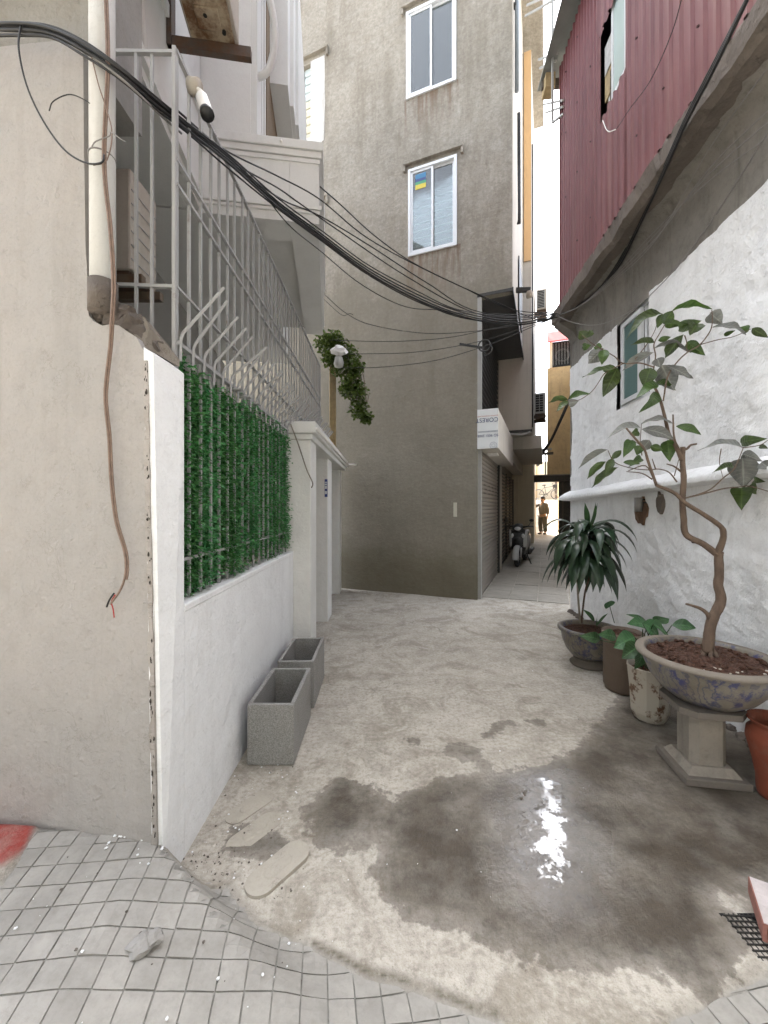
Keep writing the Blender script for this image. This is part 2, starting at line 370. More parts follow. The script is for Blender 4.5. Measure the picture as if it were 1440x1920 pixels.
def m_ground():
    t = NT('cement_paving')
    wet = t.n('ShaderNodeAttribute', attribute_name='wet').outputs['Fac']; red = t.n('ShaderNodeAttribute', attribute_name='redpaint').outputs['Fac']
    grout = t.n('ShaderNodeAttribute', attribute_name='grout').outputs['Fac']
    a = t.noise(1.3, 7, .68); b = t.noise(7, 7, .75); c = t.noise(38, 5, .7); d = t.noise(2.6, 6, .7, None, 1.2)
    col = t.mix(t.ramp(a, [(.32, 0), (.68, 1)]), (.46,.425,.365), (.33,.30,.255))
    col = t.mix(t.math('MULTIPLY', t.ramp(b, [(.44, 0), (.58, 1)]), .5), col, (.56,.525,.46))
    col = t.mix(t.math('MULTIPLY', t.ramp(d, [(.50, 0), (.62, 1)]), .62), col, (.23,.20,.155))
    col = t.mix(t.math('MULTIPLY', t.ramp(c, [(.50, 0), (.64, 1)]), .55), col, (.22,.20,.165)); col = t.mix(t.math('MULTIPLY', t.ramp(c, [(.36, 1), (.46, 0)]), .28), col, (.58,.55,.49))
    cr = t.n('ShaderNodeTexVoronoi', feature='DISTANCE_TO_EDGE', Scale=.8); 
    wv = t.n('ShaderNodeVectorMath', operation='ADD'); t.l(t.pos(), wv.inputs[0]); nz = t.n('ShaderNodeTexNoise', Scale=3., Detail=6.); t.l(t.pos(), nz.inputs['Vector']); sc = t.n('ShaderNodeVectorMath', operation='SCALE'); t.l(nz.outputs['Color'], sc.inputs[0]); sc.inputs['Scale'].default_value = .6
    t.l(sc.outputs[0], wv.inputs[1]); t.l(wv.outputs[0], cr.inputs['Vector'])
    crack = t.math('MULTIPLY', t.ramp(cr.outputs['Distance'], [(.0, 1), (.006, 0)]), t.ramp(t.noise(1.1, 3, .5), [(.5, 0), (.62, 1)]))
    sp = t.noise(150, 3, .8); col = t.mix(t.math('MULTIPLY', t.ramp(sp, [(.56, 0), (.70, 1)]), .5), col, (.17,.15,.12)); col = t.mix(t.math('MULTIPLY', t.ramp(sp, [(.30, 1), (.38, 0)]), .3), col, (.60,.57,.51))
    col = t.mix(t.math('MULTIPLY', crack, .7), col, (.10,.09,.075))
    edge = t.n('ShaderNodeAttribute', attribute_name='edge').outputs['Fac']; col = t.mix(t.math('MULTIPLY', edge, t.ramp(b, [(.36, 0), (.55, 1)])), col, (.11,.095,.07))
    col = t.mix(t.math('MULTIPLY', red, t.ramp(b, [(.3, .4), (.6, 1)])), col, (.30,.055,.045))
    col = t.mix(grout, col, t.mix(t.ramp(b, [(.4, 0), (.65, 1)]), (.20,.193,.175), (.33,.32,.29)))
    # wet film: signed distance (metres, positive inside) with a ragged edge
    sd_ = t.math('ADD', wet, t.math('MULTIPLY', t.math('SUBTRACT', t.noise(5.5, 7, .68), .5), .34))
    wm = t.ramp(sd_, [(.0, 0), (.018, .62), (.14, 1)])
    damp = t.math('MULTIPLY', wm, t.ramp(t.noise(3.1, 5, .65), [(.25, .55), (.6, 1)]))
    wetc = t.mix(t.ramp(b, [(.35, 0), (.7, 1)]), (.068,.053,.037), (.028,.021,.014))
    col = t.mix(t.math('MULTIPLY', damp, .93), col, wetc)
    film = t.n('ShaderNodeAttribute', attribute_name='film').outputs['Fac']
    fn = t.math('ADD', film, t.math('MULTIPLY', t.math('SUBTRACT', t.noise(14, 7, .75), .5), 1.2))
    fm = t.math('MULTIPLY', wm, t.ramp(fn, [(.39, 0), (.51, 1)])); gl = t.math('MULTIPLY', wm, t.ramp(t.math('ADD', film, t.math('MULTIPLY', t.math('SUBTRACT', t.noise(4, 4, .6), .5), .5)), [(.14, 0), (.38, 1)]))
    rough = t.math('SUBTRACT', .92, t.math('ADD', t.math('MULTIPLY', wm, .40), t.math('ADD', t.math('MULTIPLY', gl, .38), t.math('MULTIPLY', fm, .10))))
    h1 = c; h2 = b; h3 = t.noise(120, 4, .7)
    nn0 = t.bump(t.noise(55, 3, .7), .5, .008)
    nn = t.bump(h3, .35, .004, t.bump(h1, .5, .008, t.bump(h2, .5, .02, nn0))); nn = t.bump(crack, -.4, .006, nn)
    gN = t.n('ShaderNodeNewGeometry').outputs['Normal']; vm = t.n('ShaderNodeMix', data_type='VECTOR'); t.l(t.math('MAXIMUM', t.math('MULTIPLY', fm, .985), t.math('MULTIPLY', gl, .58)), vm.inputs[0]); t.l(nn, vm.inputs[4]); t.l(gN, vm.inputs[5])
    vn = t.n('ShaderNodeVectorMath', operation='NORMALIZE'); t.l(vm.outputs[1], vn.inputs[0]); nn = vn.outputs[0]
    t.b.inputs['Specular IOR Level'].default_value = .28
    t.l(gl, t.b.inputs['Coat Weight']); t.b.inputs['Coat Roughness'].default_value = .05; t.b.inputs['Coat IOR'].default_value = 2.0
    t.l(nn, t.b.inputs['Coat Normal'])
    return t.done(col, rough, nn)
M_ground = m_ground()
def m_tile():
    t = NT('grey_cement_tile'); oi = t.n('ShaderNodeObjectInfo'); a = t.noise(5, 6, .7); b = t.noise(30, 6, .7)
    col = t.mix(t.ramp(a, [(.3, 0), (.7, 1)]), (.37,.353,.32), (.255,.243,.218)); col = t.mix(t.math('MULTIPLY', t.ramp(b, [(.46, 0), (.70, 1)]), .5), col, (.22,.21,.185))
    h = t.n('ShaderNodeHueSaturation'); t.l(col, h.inputs['Color']); t.l(t.math('MULTIPLY_ADD', oi.outputs['Random'], .12, .94), h.inputs['Value'])
    return t.done(h.outputs[0], .85, t.bump(b, .4, .006, t.bump(a, .3, .015)))
M_tile = m_tile()

# ------------------------------------------------------------------ ground
GC = Vector((1.55, 6.64)); GEX = (.927, -.375); GEY = (.375, .927)      # corner of the grey building, its facade and side directions
G = frame(GC, GEX, GEY)
def tG(x, y): return (x-GC.x)*GEY[0]+(y-GC.y)*GEY[1]
YL = [(-3,1.80),(-.92,1.80),(-.88,1.74),(-.517,1.55),(-.183,1.376),(.217,1.25),(.457,1.224),(1.03,1.264),(1.31,1.37),(2.2,1.6),(4,1.6)]
ZS = [(-3,.24),(-1.6,.235),(-.9,.20),(-.5,.115),(-.18,.06),(.3,.03),(4,.03)]
WR = [(-3,.15),(-.9,.16),(-.4,.24),(0,.32),(4,.32)]
def gz(x, y):
    z = interp(ZS, x)*sstep((interp(YL, x)-y)/interp(WR, x)) if y < 1.9 else 0.
    if y > 6:
        t = tG(x, y); z += .039*max(0, min(t, 12.5)-2)+.20*max(0, min(t, 20.5)-12.5)
    if y < 8: z += .006*noise.noise(Vector((x*1.1, y*1.1, 3)))+.002*noise.noise(Vector((x*6, y*6, 1)))
    return z
def px2g(x, y, add=0.):
    dx = (x-CX)/F; dz = (y-HY)/F; lo = .3
    z = .3
    while z < 40:
        if CH-dz*z < gz(dx*z, z)+add: break
        lo = z; z += .05
    hi = z
    for _ in range(18):
        m = (lo+hi)/2
        if CH-dz*m < gz(dx*m, m)+add: hi = m
        else: lo = m
    return Vector((dx*hi, hi))
def sdf(poly, p):      # signed distance, positive inside
    d = 1e9; ins = False; n = len(poly)
    for i in range(n):
        a = poly[i]; b = poly[(i+1) % n]; e = b-a; w = p-a
        q = w-e*max(0, min(1, w.dot(e)/max(e.dot(e), 1e-9))); d = min(d, q.length_squared)
        if (a.y > p.y) != (b.y > p.y) and p.x < (b.x-a.x)*(p.y-a.y)/(b.y-a.y)+a.x: ins = not ins
    return math.sqrt(d)*(1 if ins else -1)
WET = [px2g(*q) for q in [(1160,1290),(1140,1330),(1085,1388),(1052,1420),(965,1438),(905,1450),(850,1446),(790,1470),(735,1490),(690,1530),(700,1600),(690,1680),(740,1712),(900,1788),(1100,1822),(1330,1868),(1400,1835),(1405,1770),(1372,1700),(1439,1690)]]+[Vector((2.6,1.9)), Vector((2.6,3.4))]
BLOTS = [[px2g(*q) for q in b] for b in ([(570,1560),(590,1490),(640,1462),(700,1480),(735,1490),(700,1600),(640,1590)], [(835,1408),(870,1395),(910,1400),(905,1440),(870,1430)], [(760,1385),(790,1380),(790,1400)], [(895,1378),(955,1350),(958,1358),(905,1386)], [(430,1545),(500,1560),(560,1590),(470,1620),(420,1590)], [(985,1352),(1010,1345),(1012,1362)])]
FILM = [px2g(*q) for q in [(1005,1462),(1045,1462),(1058,1510),(1072,1560),(1070,1620),(1040,1645),(1010,1630),(1000,1560),(998,1510)]]
TILE = [px2g(*q) for q in [(2,1666),(128,1540),(200,1546),(290,1572),(342,1626),(425,1668),(470,1728),(560,1772),(640,1812),(740,1852),(860,1892),(940,1918)]]+[Vector((.35,.8)), Vector((-1.75,.8)), Vector((-1.75,1.40))]
TILE2 = [px2g(*q) for q in [(1255,1918),(1320,1890),(1390,1855),(1438,1830)]]+[Vector((1.6,1.2)), Vector((1.6,.8)), Vector((.75,.8))]
REDP = [px2g(*q) for q in [(2,1532),(85,1540),(100,1548),(60,1590),(2,1632)]]+[Vector((-2.6,1.45)), Vector((-2.6,1.95))]
def rng(a, b, s):
    n = max(1, round((b-a)/s)); return [a+(b-a)*i/n for i in range(n)]
gxs = [-60,-20,-8,-4,-3,-2.4]+rng(-2,1.7,.014)+rng(1.7,3,.03)+rng(3,8,.3)+[8,12,25,60]
gys = [-60,-25,-8,-3,-1,0,.4]+rng(.7,2.1,.014)+rng(2.1,7.2,.035)+rng(7.2,34,.4)+[34,60,120]
gv = []; gw = []; gf_ = []; gr = []; gg = []; ge = []
for y in gys:
    for x in gxs:
        p = Vector((x, y)); z = gz(x, y); w = -1.; fl = 0.; gt = 0.; rd = 0.; ed = 0.
        if .9 < y < 4.2 and -1.2 < x < 2.9:
            w = sdf(WET, p)
            for b in BLOTS: w = max(w, sdf(b, p)*.9+.02)
            if -.2 < x < 1.6 and y < 2.6: fl = max(0, min(1, .45+sdf(FILM, p)*(1.0 if sdf(FILM, p) < 0 else 1.3)))
        if y < 1.95 and -2.1 < x < 1.65:
            s_ = max(sdf(TILE, p), sdf(TILE2, p))+.012*noise.noise(Vector((x*9, y*9, 0)))
            k = sstep((s_+.012)/.024); z += lerp(.007*sstep((s_+.35)/.3), -.0055, k); gt = k
            ed = max(0, 1-abs(s_+.015)/.028)*(1 if -.25 < x < .35 else .45)
            if x < -.8: rd = sstep(sdf(REDP, p)/.05+.3)
        gv.append((x, y, z)); gw.append(w); gf_.append(fl); gg.append(gt); gr.append(rd); ge.append(ed)
nx = len(gxs)
gfa = [(j*nx+i, j*nx+i+1, (j+1)*nx+i+1, (j+1)*nx+i) for j in range(len(gys)-1) for i in range(nx-1)]
gme = bpy.data.meshes.new('ground'); gme.from_pydata(gv, [], gfa); gme.materials.append(M_ground); gme.shade_smooth()
for nm, dat in (('wet', gw), ('film', gf_), ('grout', gg), ('redpaint', gr), ('edge', ge)):
    at = gme.attributes.new(nm, 'FLOAT', 'POINT'); at.data.foreach_set('value', dat)
ground = bpy.data.objects.new('ground', gme); COL.objects.link(ground); ground['kind'] = 'structure'
# small square cement tiles of the pavement, each a piece of its own
TS = .083; ta = R(9); te1 = Vector((math.cos(ta), math.sin(ta))); te2 = Vector((-math.sin(ta), math.cos(ta)))
for i in range(-26, 26):
    for j in range(-4, 24):
        c = Vector((-.6, .75))+te1*(i+.5)*TS+te2*(j+.5)*TS
        if c.y < .93 or c.x < -1.66: continue
        if max(sdf(TILE, c), sdf(TILE2, c)) < -.045: continue
        if abs(c.x) > 1.05*c.y+.1: continue
        g_ = .0018+random.random()*.0014; hw = TS/2-g_; m = MB()
        tilt = (random.gauss(0, .008), random.gauss(0, .008)); lift = random.gauss(0, .0007); vs = []
        for sy in (-1, 0, 1):
            for sx in (-1, 0, 1):
                q = c+te1*sx*hw*(1+random.gauss(0, .008))+te2*sy*hw*(1+random.gauss(0, .008)); vs.append((q.x, q.y, gz(q.x, q.y)+lift+sx*hw*tilt[0]+sy*hw*tilt[1]-(.0012 if sx and sy else .0004 if sx or sy else 0)))
        rim = [0,1,2,5,8,7,6,3]; vs += [(vs[k_][0], vs[k_][1], vs[k_][2]-.014) for k_ in rim]
        m.add(vs, [(0,1,4,3),(1,2,5,4),(3,4,7,6),(4,5,8,7)]+[(rim[k_], 9+k_, 9+(k_+1) % 8, rim[(k_+1) % 8]) for k_ in range(8)])
        m.build('tile', M_tile, ground)
# paving slabs of the passage
M_pslab = mat_plaster('passage_slab', (.33,.305,.26), .25, .35, .4, 30, .1, grime=(.13,.12,.10))
tt = .25
for r_ in range(16):
    ln = .62+random.random()*.12
    for k, (a0, a1) in enumerate(((.04,.47),(.48,.92),(.93,1.40))):
        m = MB(G); o_ = .02*random.random(); z0 = [.039*max(0, q-2)+.006+random.random()*.003 for q in (tt, tt+ln)]
        b0, b1 = tt+o_, tt+ln-.012+o_
        m.hexa([(a0,b0,z0[0]-.03),(a1,b0,z0[0]-.03),(a1,b1,z0[1]-.03),(a0,b1,z0[1]-.03)], [(a0,b0,z0[0]),(a1,b0,z0[0]),(a1,b1,z0[1]),(a0,b1,z0[1])]); m.build('paving_slab', M_pslab, ground)
    tt += ln

def lump(m, c, r, seed, sq=1.):
    bm = bmesh.new(); bmesh.ops.create_icosphere(bm, subdivisions=2, radius=1)
    for v in bm.verts:
        k = 1+.55*noise.noise(v.co*1.6+Vector((seed, 0, 0))); v.co = Vector((c[0]+v.co.x*r*k, c[1]+v.co.y*r*k, c[2]+v.co.z*r*k*sq))
    bm.verts.index_update(); m.add([v.co.copy() for v in bm.verts], [tuple(v.index for v in f.verts) for f in bm.faces]); bm.free()

# ------------------------------------------------------------------ left boundary wall
bw = thing('boundary_wall', 'cream and white plastered corner wall with a broken top edge', 'wall', (-.95,1.7,0))
def cw(X, z, dy=0): return Vector((X, 1.6-.14*(X+.9)+dy, z))
pts = [(-2.8,-.1),(-.894,-.1),(-.904,.25),(-.914,.8),(-.925,1.4),(-.943,2.10),(-.955,2.16),(-.975,2.19),(-1.0,2.235),(-1.04,2.26),(-1.075,2.285),(-1.11,2.295),(-1.15,2.29),(-1.19,2.31),(-1.213,2.335),(-1.222,2.40),(-1.218,2.47),(-1.228,2.62),(-1.235,3.0),(-1.24,3.48),(-1.5,3.50),(-2.0,3.53),(-2.8,3.57)]
MB().prism([cw(x, z) for x, z in pts], (0,.155,0)).build('cream_face', M_cream, bw)
m = MB(); m.hexa([(-.925,1.602,-.1),(-.880,1.602,-.1),(-.880,1.76,-.1),(-.925,1.757,-.1)], [(-.965,1.606,2.19),(-.925,1.604,2.165),(-.880,1.76,2.135),(-.965,1.76,2.2)]); m.build('pillar', M_white, bw)
m = MB()
zz = .02; st = []
while zz < 2.14:
    x = lerp(-.90, -.945, zz/2.15); st.append((x-.020-.012*random.random(), x+.004*random.random(), zz)); zz += .045
for (a, b, z), (a2, b2, z2) in zip(st, st[1:]):
    d = .004+.004*random.random()
    m.add([cw(a, z, .01), cw(b, z, .01), cw(b2, z2, .01), cw(a2, z2, .01), cw(a+.004, z, -d), cw(b-.004, z, -d), cw(b2-.004, z2, -d), cw(a2+.004, z2, -d)], [(4,5,6,7),(0,1,5,4),(2,3,7,6),(1,2,6,5),(3,0,4,7)])
m.build('mortar_seam', mat_plaster('seam_mortar', (.38,.35,.32), .25, .45, 1., 60, .2), bw)
m = MB(); rs = random.Random(8)
for zc, n_, sp_ in ((2.08,9,.05),(1.98,6,.04),(1.72,5,.06),(1.5,8,.08),(1.3,5,.06),(.95,4,.05),(.72,9,.10),(.45,8,.12),(.28,5,.06)):
    for _ in range(n_):
        z = zc+rs.gauss(0, sp_*.6); x = lerp(-.90, -.945, z/2.15)-.012+rs.gauss(0, .004); c = cw(x, z, -.006); bm_s = .0012+.0024*rs.random(); k0 = len(m.v)
        lump(m, (c.x, c.y, c.z), bm_s, z*37, 1.5+2.5*rs.random())
o_ = m.build('crack', mat_simple('crack_dark', (.035,.028,.022), .95), bw); o_['kind'] = 'stuff'
MB().box(-1.0,-.880,1.762,3.878,-.1,1.085).build('low_wall', M_white, bw)
MB().bbox(-1.02,-.876,1.764,3.876,1.086,1.12,.006).build('sill', M_white, bw)
MB().box(-3.2,-1.21,1.80,2.0,3.40,6.5).build('concrete_beam', M_conc_raw, bw)
# chips of paint and mortar along the wall foot
m = MB()
for k, (x, y, z, r_) in enumerate([(-1.19,1.70,2.37,.055),(-1.13,1.70,2.33,.06),(-1.07,1.70,2.31,.06),(-1.02,1.71,2.275,.055),(-1.16,1.69,2.41,.04),(-1.10,1.70,2.37,.045),(-1.04,1.70,2.33,.035),(-.99,1.72,2.235,.045),(-1.21,1.70,2.45,.04)]): lump(m, (x, y, z), r_, k*3.1, .9)
rb = m.build('mortar_rubble', M_slab, None); rb['kind'] = 'stuff'; tag(rb, 'lumps of broken brown mortar around the foot of the white pipe', 'rubble')
MB().hexa([(-1.06,1.66,2.29),(-.99,1.65,2.21),(-.90,1.76,2.165),(-1.0,1.76,2.2)], [(-1.02,1.70,2.36),(-.985,1.68,2.30),(-.905,1.77,2.20),(-.96,1.78,2.27)]).build('mortar_chunk', M_ped, bw)
# pipe
pp = thing('drain_pipe', 'thick white vertical drain pipe rising from rubble on the cream wall', 'pipe', (-1.153,1.63,2.35))
MB().tube([(-1.152,1.64,2.36),(-1.156,1.64,3.5),(-1.158,1.64,5.2)], .046, 24).build('tube', M_pipe, pp, True)
MB().tube([(-1.152,1.64,2.345),(-1.152,1.64,2.47)], .053, 24).build('socket', M_slab, pp, True)
MB().ring((-1.156,1.64,2.98), (0,0,1), .047, .003).build('tie_wire', M_grey_c, pp)
wc = thing('hanging_cable', 'frayed brown twin cable dangling down the cream wall beside the pipe', 'cable', (-1.1,1.57,1.2))
path = [P(196,-20,1.575), P(200,120,1.575), P(193,300,1.572), P(205,430,1.575), P(211,530,1.575), P(208,600,1.575), P(205,650,1.60), P(196,740,1.60), P(203,820,1.60), P(207,900,1.60), P(216,975,1.59), P(233,1035,1.585), P(235,1075,1.58), P(226,1105,1.575), P(207,1133,1.57)]
sp = spline(path, 8); MB().tube(sp, .0045, 8).build('outer_sheath', M_brownc, wc, True)
MB().tube([q+Vector((.007,.004,0)) for q in sp[:100]], .004, 8).build('second_core', M_brownc, wc, True)
MB().tube(spline([P(216,1115,1.572), P(209,1128,1.57), P(212,1142,1.57), P(214,1158,1.57)], 5), .0025, 6).build('bare_wire', M_red, wc, True)
MB().tube(spline([P(214,1112,1.572), P(205,1125,1.565), P(200,1138,1.57)], 5), .0035, 6).build('bare_wire', M_black, wc, True)

# ------------------------------------------------------------------ iron fence
FX = -.93
fence = thing('iron_fence', 'tall grey iron bar fence with outward bent spikes above the low white wall', 'fence', (FX,1.8,1.12))
z_lo = 1.12; nb = 35
for k in range(nb):
    y = 1.79+k*.1175; b = y < 3.86; z0 = z_lo if b else 2.371
    jx = random.gauss(0, .002)
    MB().box(FX-.0065+jx, FX+.0065+jx, y-.0065, y+.0065, z0, 3.58 if k else 3.58).build('bar', M_bar, fence)
    m = MB(); e = (.155+random.gauss(0, .01), .195+random.gauss(0, .015)); zb = 2.30 if b else 2.40
    m.tube([(FX+.018,y,zb-.10 if b else zb-.02),(FX+.020,y,zb),(FX+.03,y+.003,zb+.03),(FX+.03+e[0],y+.02,zb+.03+e[1])], [.008,.008,.009,.008], 4); m.build('spike', M_bar, fence)
for z, w in ((2.28,.018),(2.53,.010),(2.99,.014),(3.10,.014),(3.58,.016)):
    MB().box(FX-.006, FX+.012 if z != 2.28 else FX+.02, 1.78, 3.86 if z == 2.28 else 5.80, z-w/2, z+w/2).build('rail', M_bar, fence)
MB().box(FX-.006, FX+.010, 1.78, 3.86, 1.30, 1.314).build('rail', M_bar, fence)
for z in (2.53, 3.575): MB().bar((FX,1.785,z), (-1.24,1.80,z+.02), .018, .014).build('rail', M_bar, fence)
for x in (-1.04,-1.11): MB().box(x-.006,x+.006,1.787,1.799,2.25,3.59).build('bar', M_bar, fence)
MB().box(FX-.008,FX+.008,1.767,1.781,2.1,3.59).build('post', M_bar, fence)
for x, y, z in ((FX,2.45,2.27),(FX,2.62,2.27),(FX,2.79,2.27)): MB().box(x-.02,x+.06,y-.02,y+.02,z-.008,z+.004).build('bracket', M_bar, fence)
MB().box(FX-.01,FX+.01,5.80,5.82,2.371,3.58).build('post', M_bar, fence)

# artificial ivy strands hung on the fence
def ivy_mesh(seed):
    rr = random.Random(seed); m = MB(); L = .98+.10*rr.random(); z = 0.; x = y = 0.
    pth = []
    n = 60
    for i in range(n+1):
        x += rr.gauss(0, .0016); y += rr.gauss(0, .0016); pth.append(Vector((x, y, -L*i/n)))
    for i in range(n):
        for s_ in range(8):
            c = Vector((rr.gauss(0,.016), rr.gauss(0,.016), 0))+pth[i].lerp(pth[i+1], rr.random()); a = rr.random()*6.283; l = .018+.014*rr.random(); w = l*.27
            d = Vector((math.cos(a), math.sin(a), -.35+rr.random()*.95)).normalized(); sd_ = Vector((-math.sin(a), math.cos(a), rr.gauss(0, .35))).normalized(); up = d.cross(sd_)
            mid = c+d*l*.55
            m.add([c, mid+sd_*w+up*.002, c+d*l-Vector((0,0,l*.25)), mid-sd_*w+up*.002], [(0,1,2),(0,2,3)])
    m.tube(pth[::6]+[pth[-1]], .0016, 4)
    return m
ivm = []
for s_ in range(7):
    o = ivy_mesh(s_*11+3).build('ivy_strand', M_ivy, None, fix=False); ivm.append(o)
k = 0
for row, (xx, off, n) in enumerate(((FX-.018,.02,46),(FX-.05,.05,42))):
    for i in range(n):
        y = 1.80+off+i*(3.84-1.80-off)/n+random.gauss(0, .016)
        src = ivm[k % 7]; o = src if k < 7 else src.copy()
        if k >= 7: COL.objects.link(o)
        o.location = (xx+random.gauss(0, .006), y, 2.23+random.gauss(0, .03)-(.05 if row else 0)); o.rotation_euler = (0, 0, random.random()*6.28); o.scale = (1.3, 1.3, 1.0+.05*random.random())
        tag(o, 'strand of artificial green ivy hanging behind the fence bars', 'artificial ivy', 'ivy strands hung along the iron fence'); k += 1

# ------------------------------------------------------------------ white house behind the fence
H = frame((-.537, 3.3), (.99, .137), (-.137, .99))
hs_ = thing('white_house', 'grey white house with a moulded balcony jutting over the iron fence', 'house', (-1.6,3.5,0))
def hb(name, mat, *a, bev=0, par=None):
    m = MB(H); (m.bbox(*a, bev) if bev else m.box(*a)); return m.build(name, mat, par or hs_)
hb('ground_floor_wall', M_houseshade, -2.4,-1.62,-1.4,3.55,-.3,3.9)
hb('upper_wall', M_house, -2.4,-.93,-1.45,-.002,3.905,7.9)
hb('upper_wall', M_house, -2.4,-.55,.02,3.4,3.905,7.9)
# string courses on the upper wall
for z0, z1, e in ((3.96,4.02,.03),(4.03,4.09,.018),(4.62,4.70,.02)): hb('moulding', M_house, -.93,-.93+e,-1.44,-.035,z0,z1)
bal = hb('balcony', M_house, -.235,0,0,2.15,3.88,4.46)
hb('balcony_beam', M_house, -.95,-.237,0.001,.26,3.884,4.458)
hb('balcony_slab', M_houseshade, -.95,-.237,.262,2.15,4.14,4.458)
for z0, z1, e in ((4.462,4.53,.035),(4.41,4.46,.02),(4.37,4.405,.010)):
    hb('cornice', M_house, -.97,e,-e,2.16,z0,z1, bev=.004)
for z0, z1, e in ((3.985,4.02,.022),(3.955,3.983,.012)): hb('cornice', M_house, -.95,e,-e,2.15,z0,z1, bev=.004)
MB(H).tube([(-.30,-.045,4.495),(-.30,.02,4.495)], .012, 12).build('spout', M_camw, hs_, True)
# upper facade: pilaster, blind, window hood
hb('pilaster', M_house, -.551,-.50,.03,.25,4.535,7.85)
hb('pilaster', M_house, -.551,-.515,1.75,2.0,4.535,7.85)
for k in range(3): hb('architrave', M_house, -.551,-.535+.010*k,.36+.09*k,.42+.09*k,4.535,7.85)
bl = hb('window_blind', mat_simple('woven_blind', (.20,.14,.08), .8, 0, .5, 60), -.552,-.535,.80,1.74,4.56,7.2)
for e, b0, z0 in ((.20,1.0,6.02),(.24,1.25,6.05),(.275,1.5,6.08)): hb('hood', M_house, -.551,-.55+e,b0,3.2+e*.1,z0,7.88)
hb('door_leaf', M_alu, -.552,-.52,2.02,2.9,4.535,5.95)
# conduits on the wall, left of the unit
MB(H).tube(spline([(-.91,-1.42,4.9),(-.90,-1.2,4.6),(-.90,-1.05,4.1),(-.92,-1.0,3.97)], 6), .016, 10).build('conduit', M_pipe, hs_, True)
MB(H).tube(spline([(-.56,.05,5.85),(-.42,.02,5.75),(-.36,.06,5.45),(-.42,.1,5.2),(-.55,.12,5.12)], 8), .028, 12).build('conduit', M_pipe, hs_, True)

def ac_unit(name, label, M, w, d, h, matb, mats, loc, rusty=False, group=None, grid=None):
    # box unit in frame M: x right, y back, z up, front face at y=0
    t = thing(name, label, 'air conditioner', M @ Vector(loc), group); x0, y0, z0 = loc
    MB(M).bbox(x0, x0+w, y0, y0+d, z0+.02, z0+h, .012).build('casing', matb, t)
    MB(M).box(x0+.02, x0+w-.02, y0+.02, y0+d-.02, z0, z0+.021).build('base_pan', M_rust if rusty else M_rustd, t)
    if grid:
        gx, gzz = grid
        MB(M).box(x0+.03, x0+w-.05, y0-.004, y0+.002, z0+.06, z0+h-.05).build('grille_backing', M_dark, t)
        for i in range(gx+1):
            x = x0+.03+(w-.08)*i/gx; MB(M).box(x-.006, x+.006, y0-.014, y0-.003, z0+.055, z0+h-.045).build('grille_bar', mats, t)
        for i in range(gzz+1):
            z = z0+.06+(h-.11)*i/gzz; MB(M).box(x0+.024, x0+w-.044, y0-.012, y0-.005, z-.005, z+.005).build('grille_bar', mats, t)
    return t
# unit seen from below, on rusty brackets
a2 = ac_unit('air_conditioner', 'outdoor unit with a rusty underside bolted high on the house wall', H, .30, .80, .56, M_acb, M_acw, (-.80,-1.42,4.53), True)
for i, (x0, x1, y0, y1) in enumerate(((-.72,-.60,-1.2,-.9),(-.66,-.56,-1.36,-1.25),(-.72,-.58,-.84,-.72))): MB(H).bbox(x0,x1,y0,y1,4.518,4.534,.006).build('pressed_rib', M_rust, a2)
for x, y in ((-.62,-1.0),(-.57,-.72),(-.70,-1.3),(-.56,-1.22),(-.66,-.80)): MB(H).tube([(x,y,4.516),(x,y,4.531)], .012, 10).build('drain_hole', M_dark, a2)
for b in (-.66,-1.40): MB(H).hexa([(-.93,b,4.46),(-.42,b,4.46),(-.42,b+.04,4.46),(-.93,b+.04,4.46)], [(-.93,b,4.528),(-.42,b,4.528),(-.42,b+.04,4.528),(-.93,b+.04,4.528)]).build('wall_bracket', M_rustd, a2)
MB(H).box(-.93,-.90,-.67,-.60,4.46,4.85).build('wall_bracket', M_rustd, a2)
a1 = ac_unit('air_conditioner', 'dusty beige outdoor unit hanging behind the white drain pipe', I4, .66, .27, .60, M_acb, M_acb, (-2.12,2.30,2.90), False)
for k in range(6): MB().box(-1.462,-1.455,2.31,2.56,2.98+k*.08,2.986+k*.08).build('panel_groove', M_acw, a1)
for y in (2.33,2.52): MB().bar((-2.14,y,2.87), (-1.40,y,2.87), .04, .05).build('wall_bracket', mat_rusty('bracket_rust', (.12,.09,.06)), a1)
MB().tube([(-1.30,2.2,2.4),(-1.30,2.2,3.9)], .03, 12).build('x', M_pipe, None) if False else None
# security camera on the fence top rail
sc_ = thing('security_camera', 'white bullet security camera clamped to the fence top rail', 'camera', (FX,1.93,3.56))
MB().tube([(FX+.01,1.90,3.545),(FX+.055,1.895,3.535)], .036, 18).build('junction_box', M_acb, sc_, True)
MB().tube(spline([(FX+.05,1.89,3.52),(FX+.07,1.885,3.50),(FX+.075,1.88,3.475)], 4), .011, 10).build('arm', M_camw, sc_, True)
cb = MB().tube([(FX+.065,1.90,3.50),(FX+.07,1.89,3.48),(FX+.105,1.86,3.385)], [.018,.028,.030], 16).build('body', M_camw, sc_); smooth_angle(cb)
MB().tube([(FX+.105,1.86,3.386),(FX+.112,1.854,3.366)], .031, 16).build('lens', M_black, sc_, True)

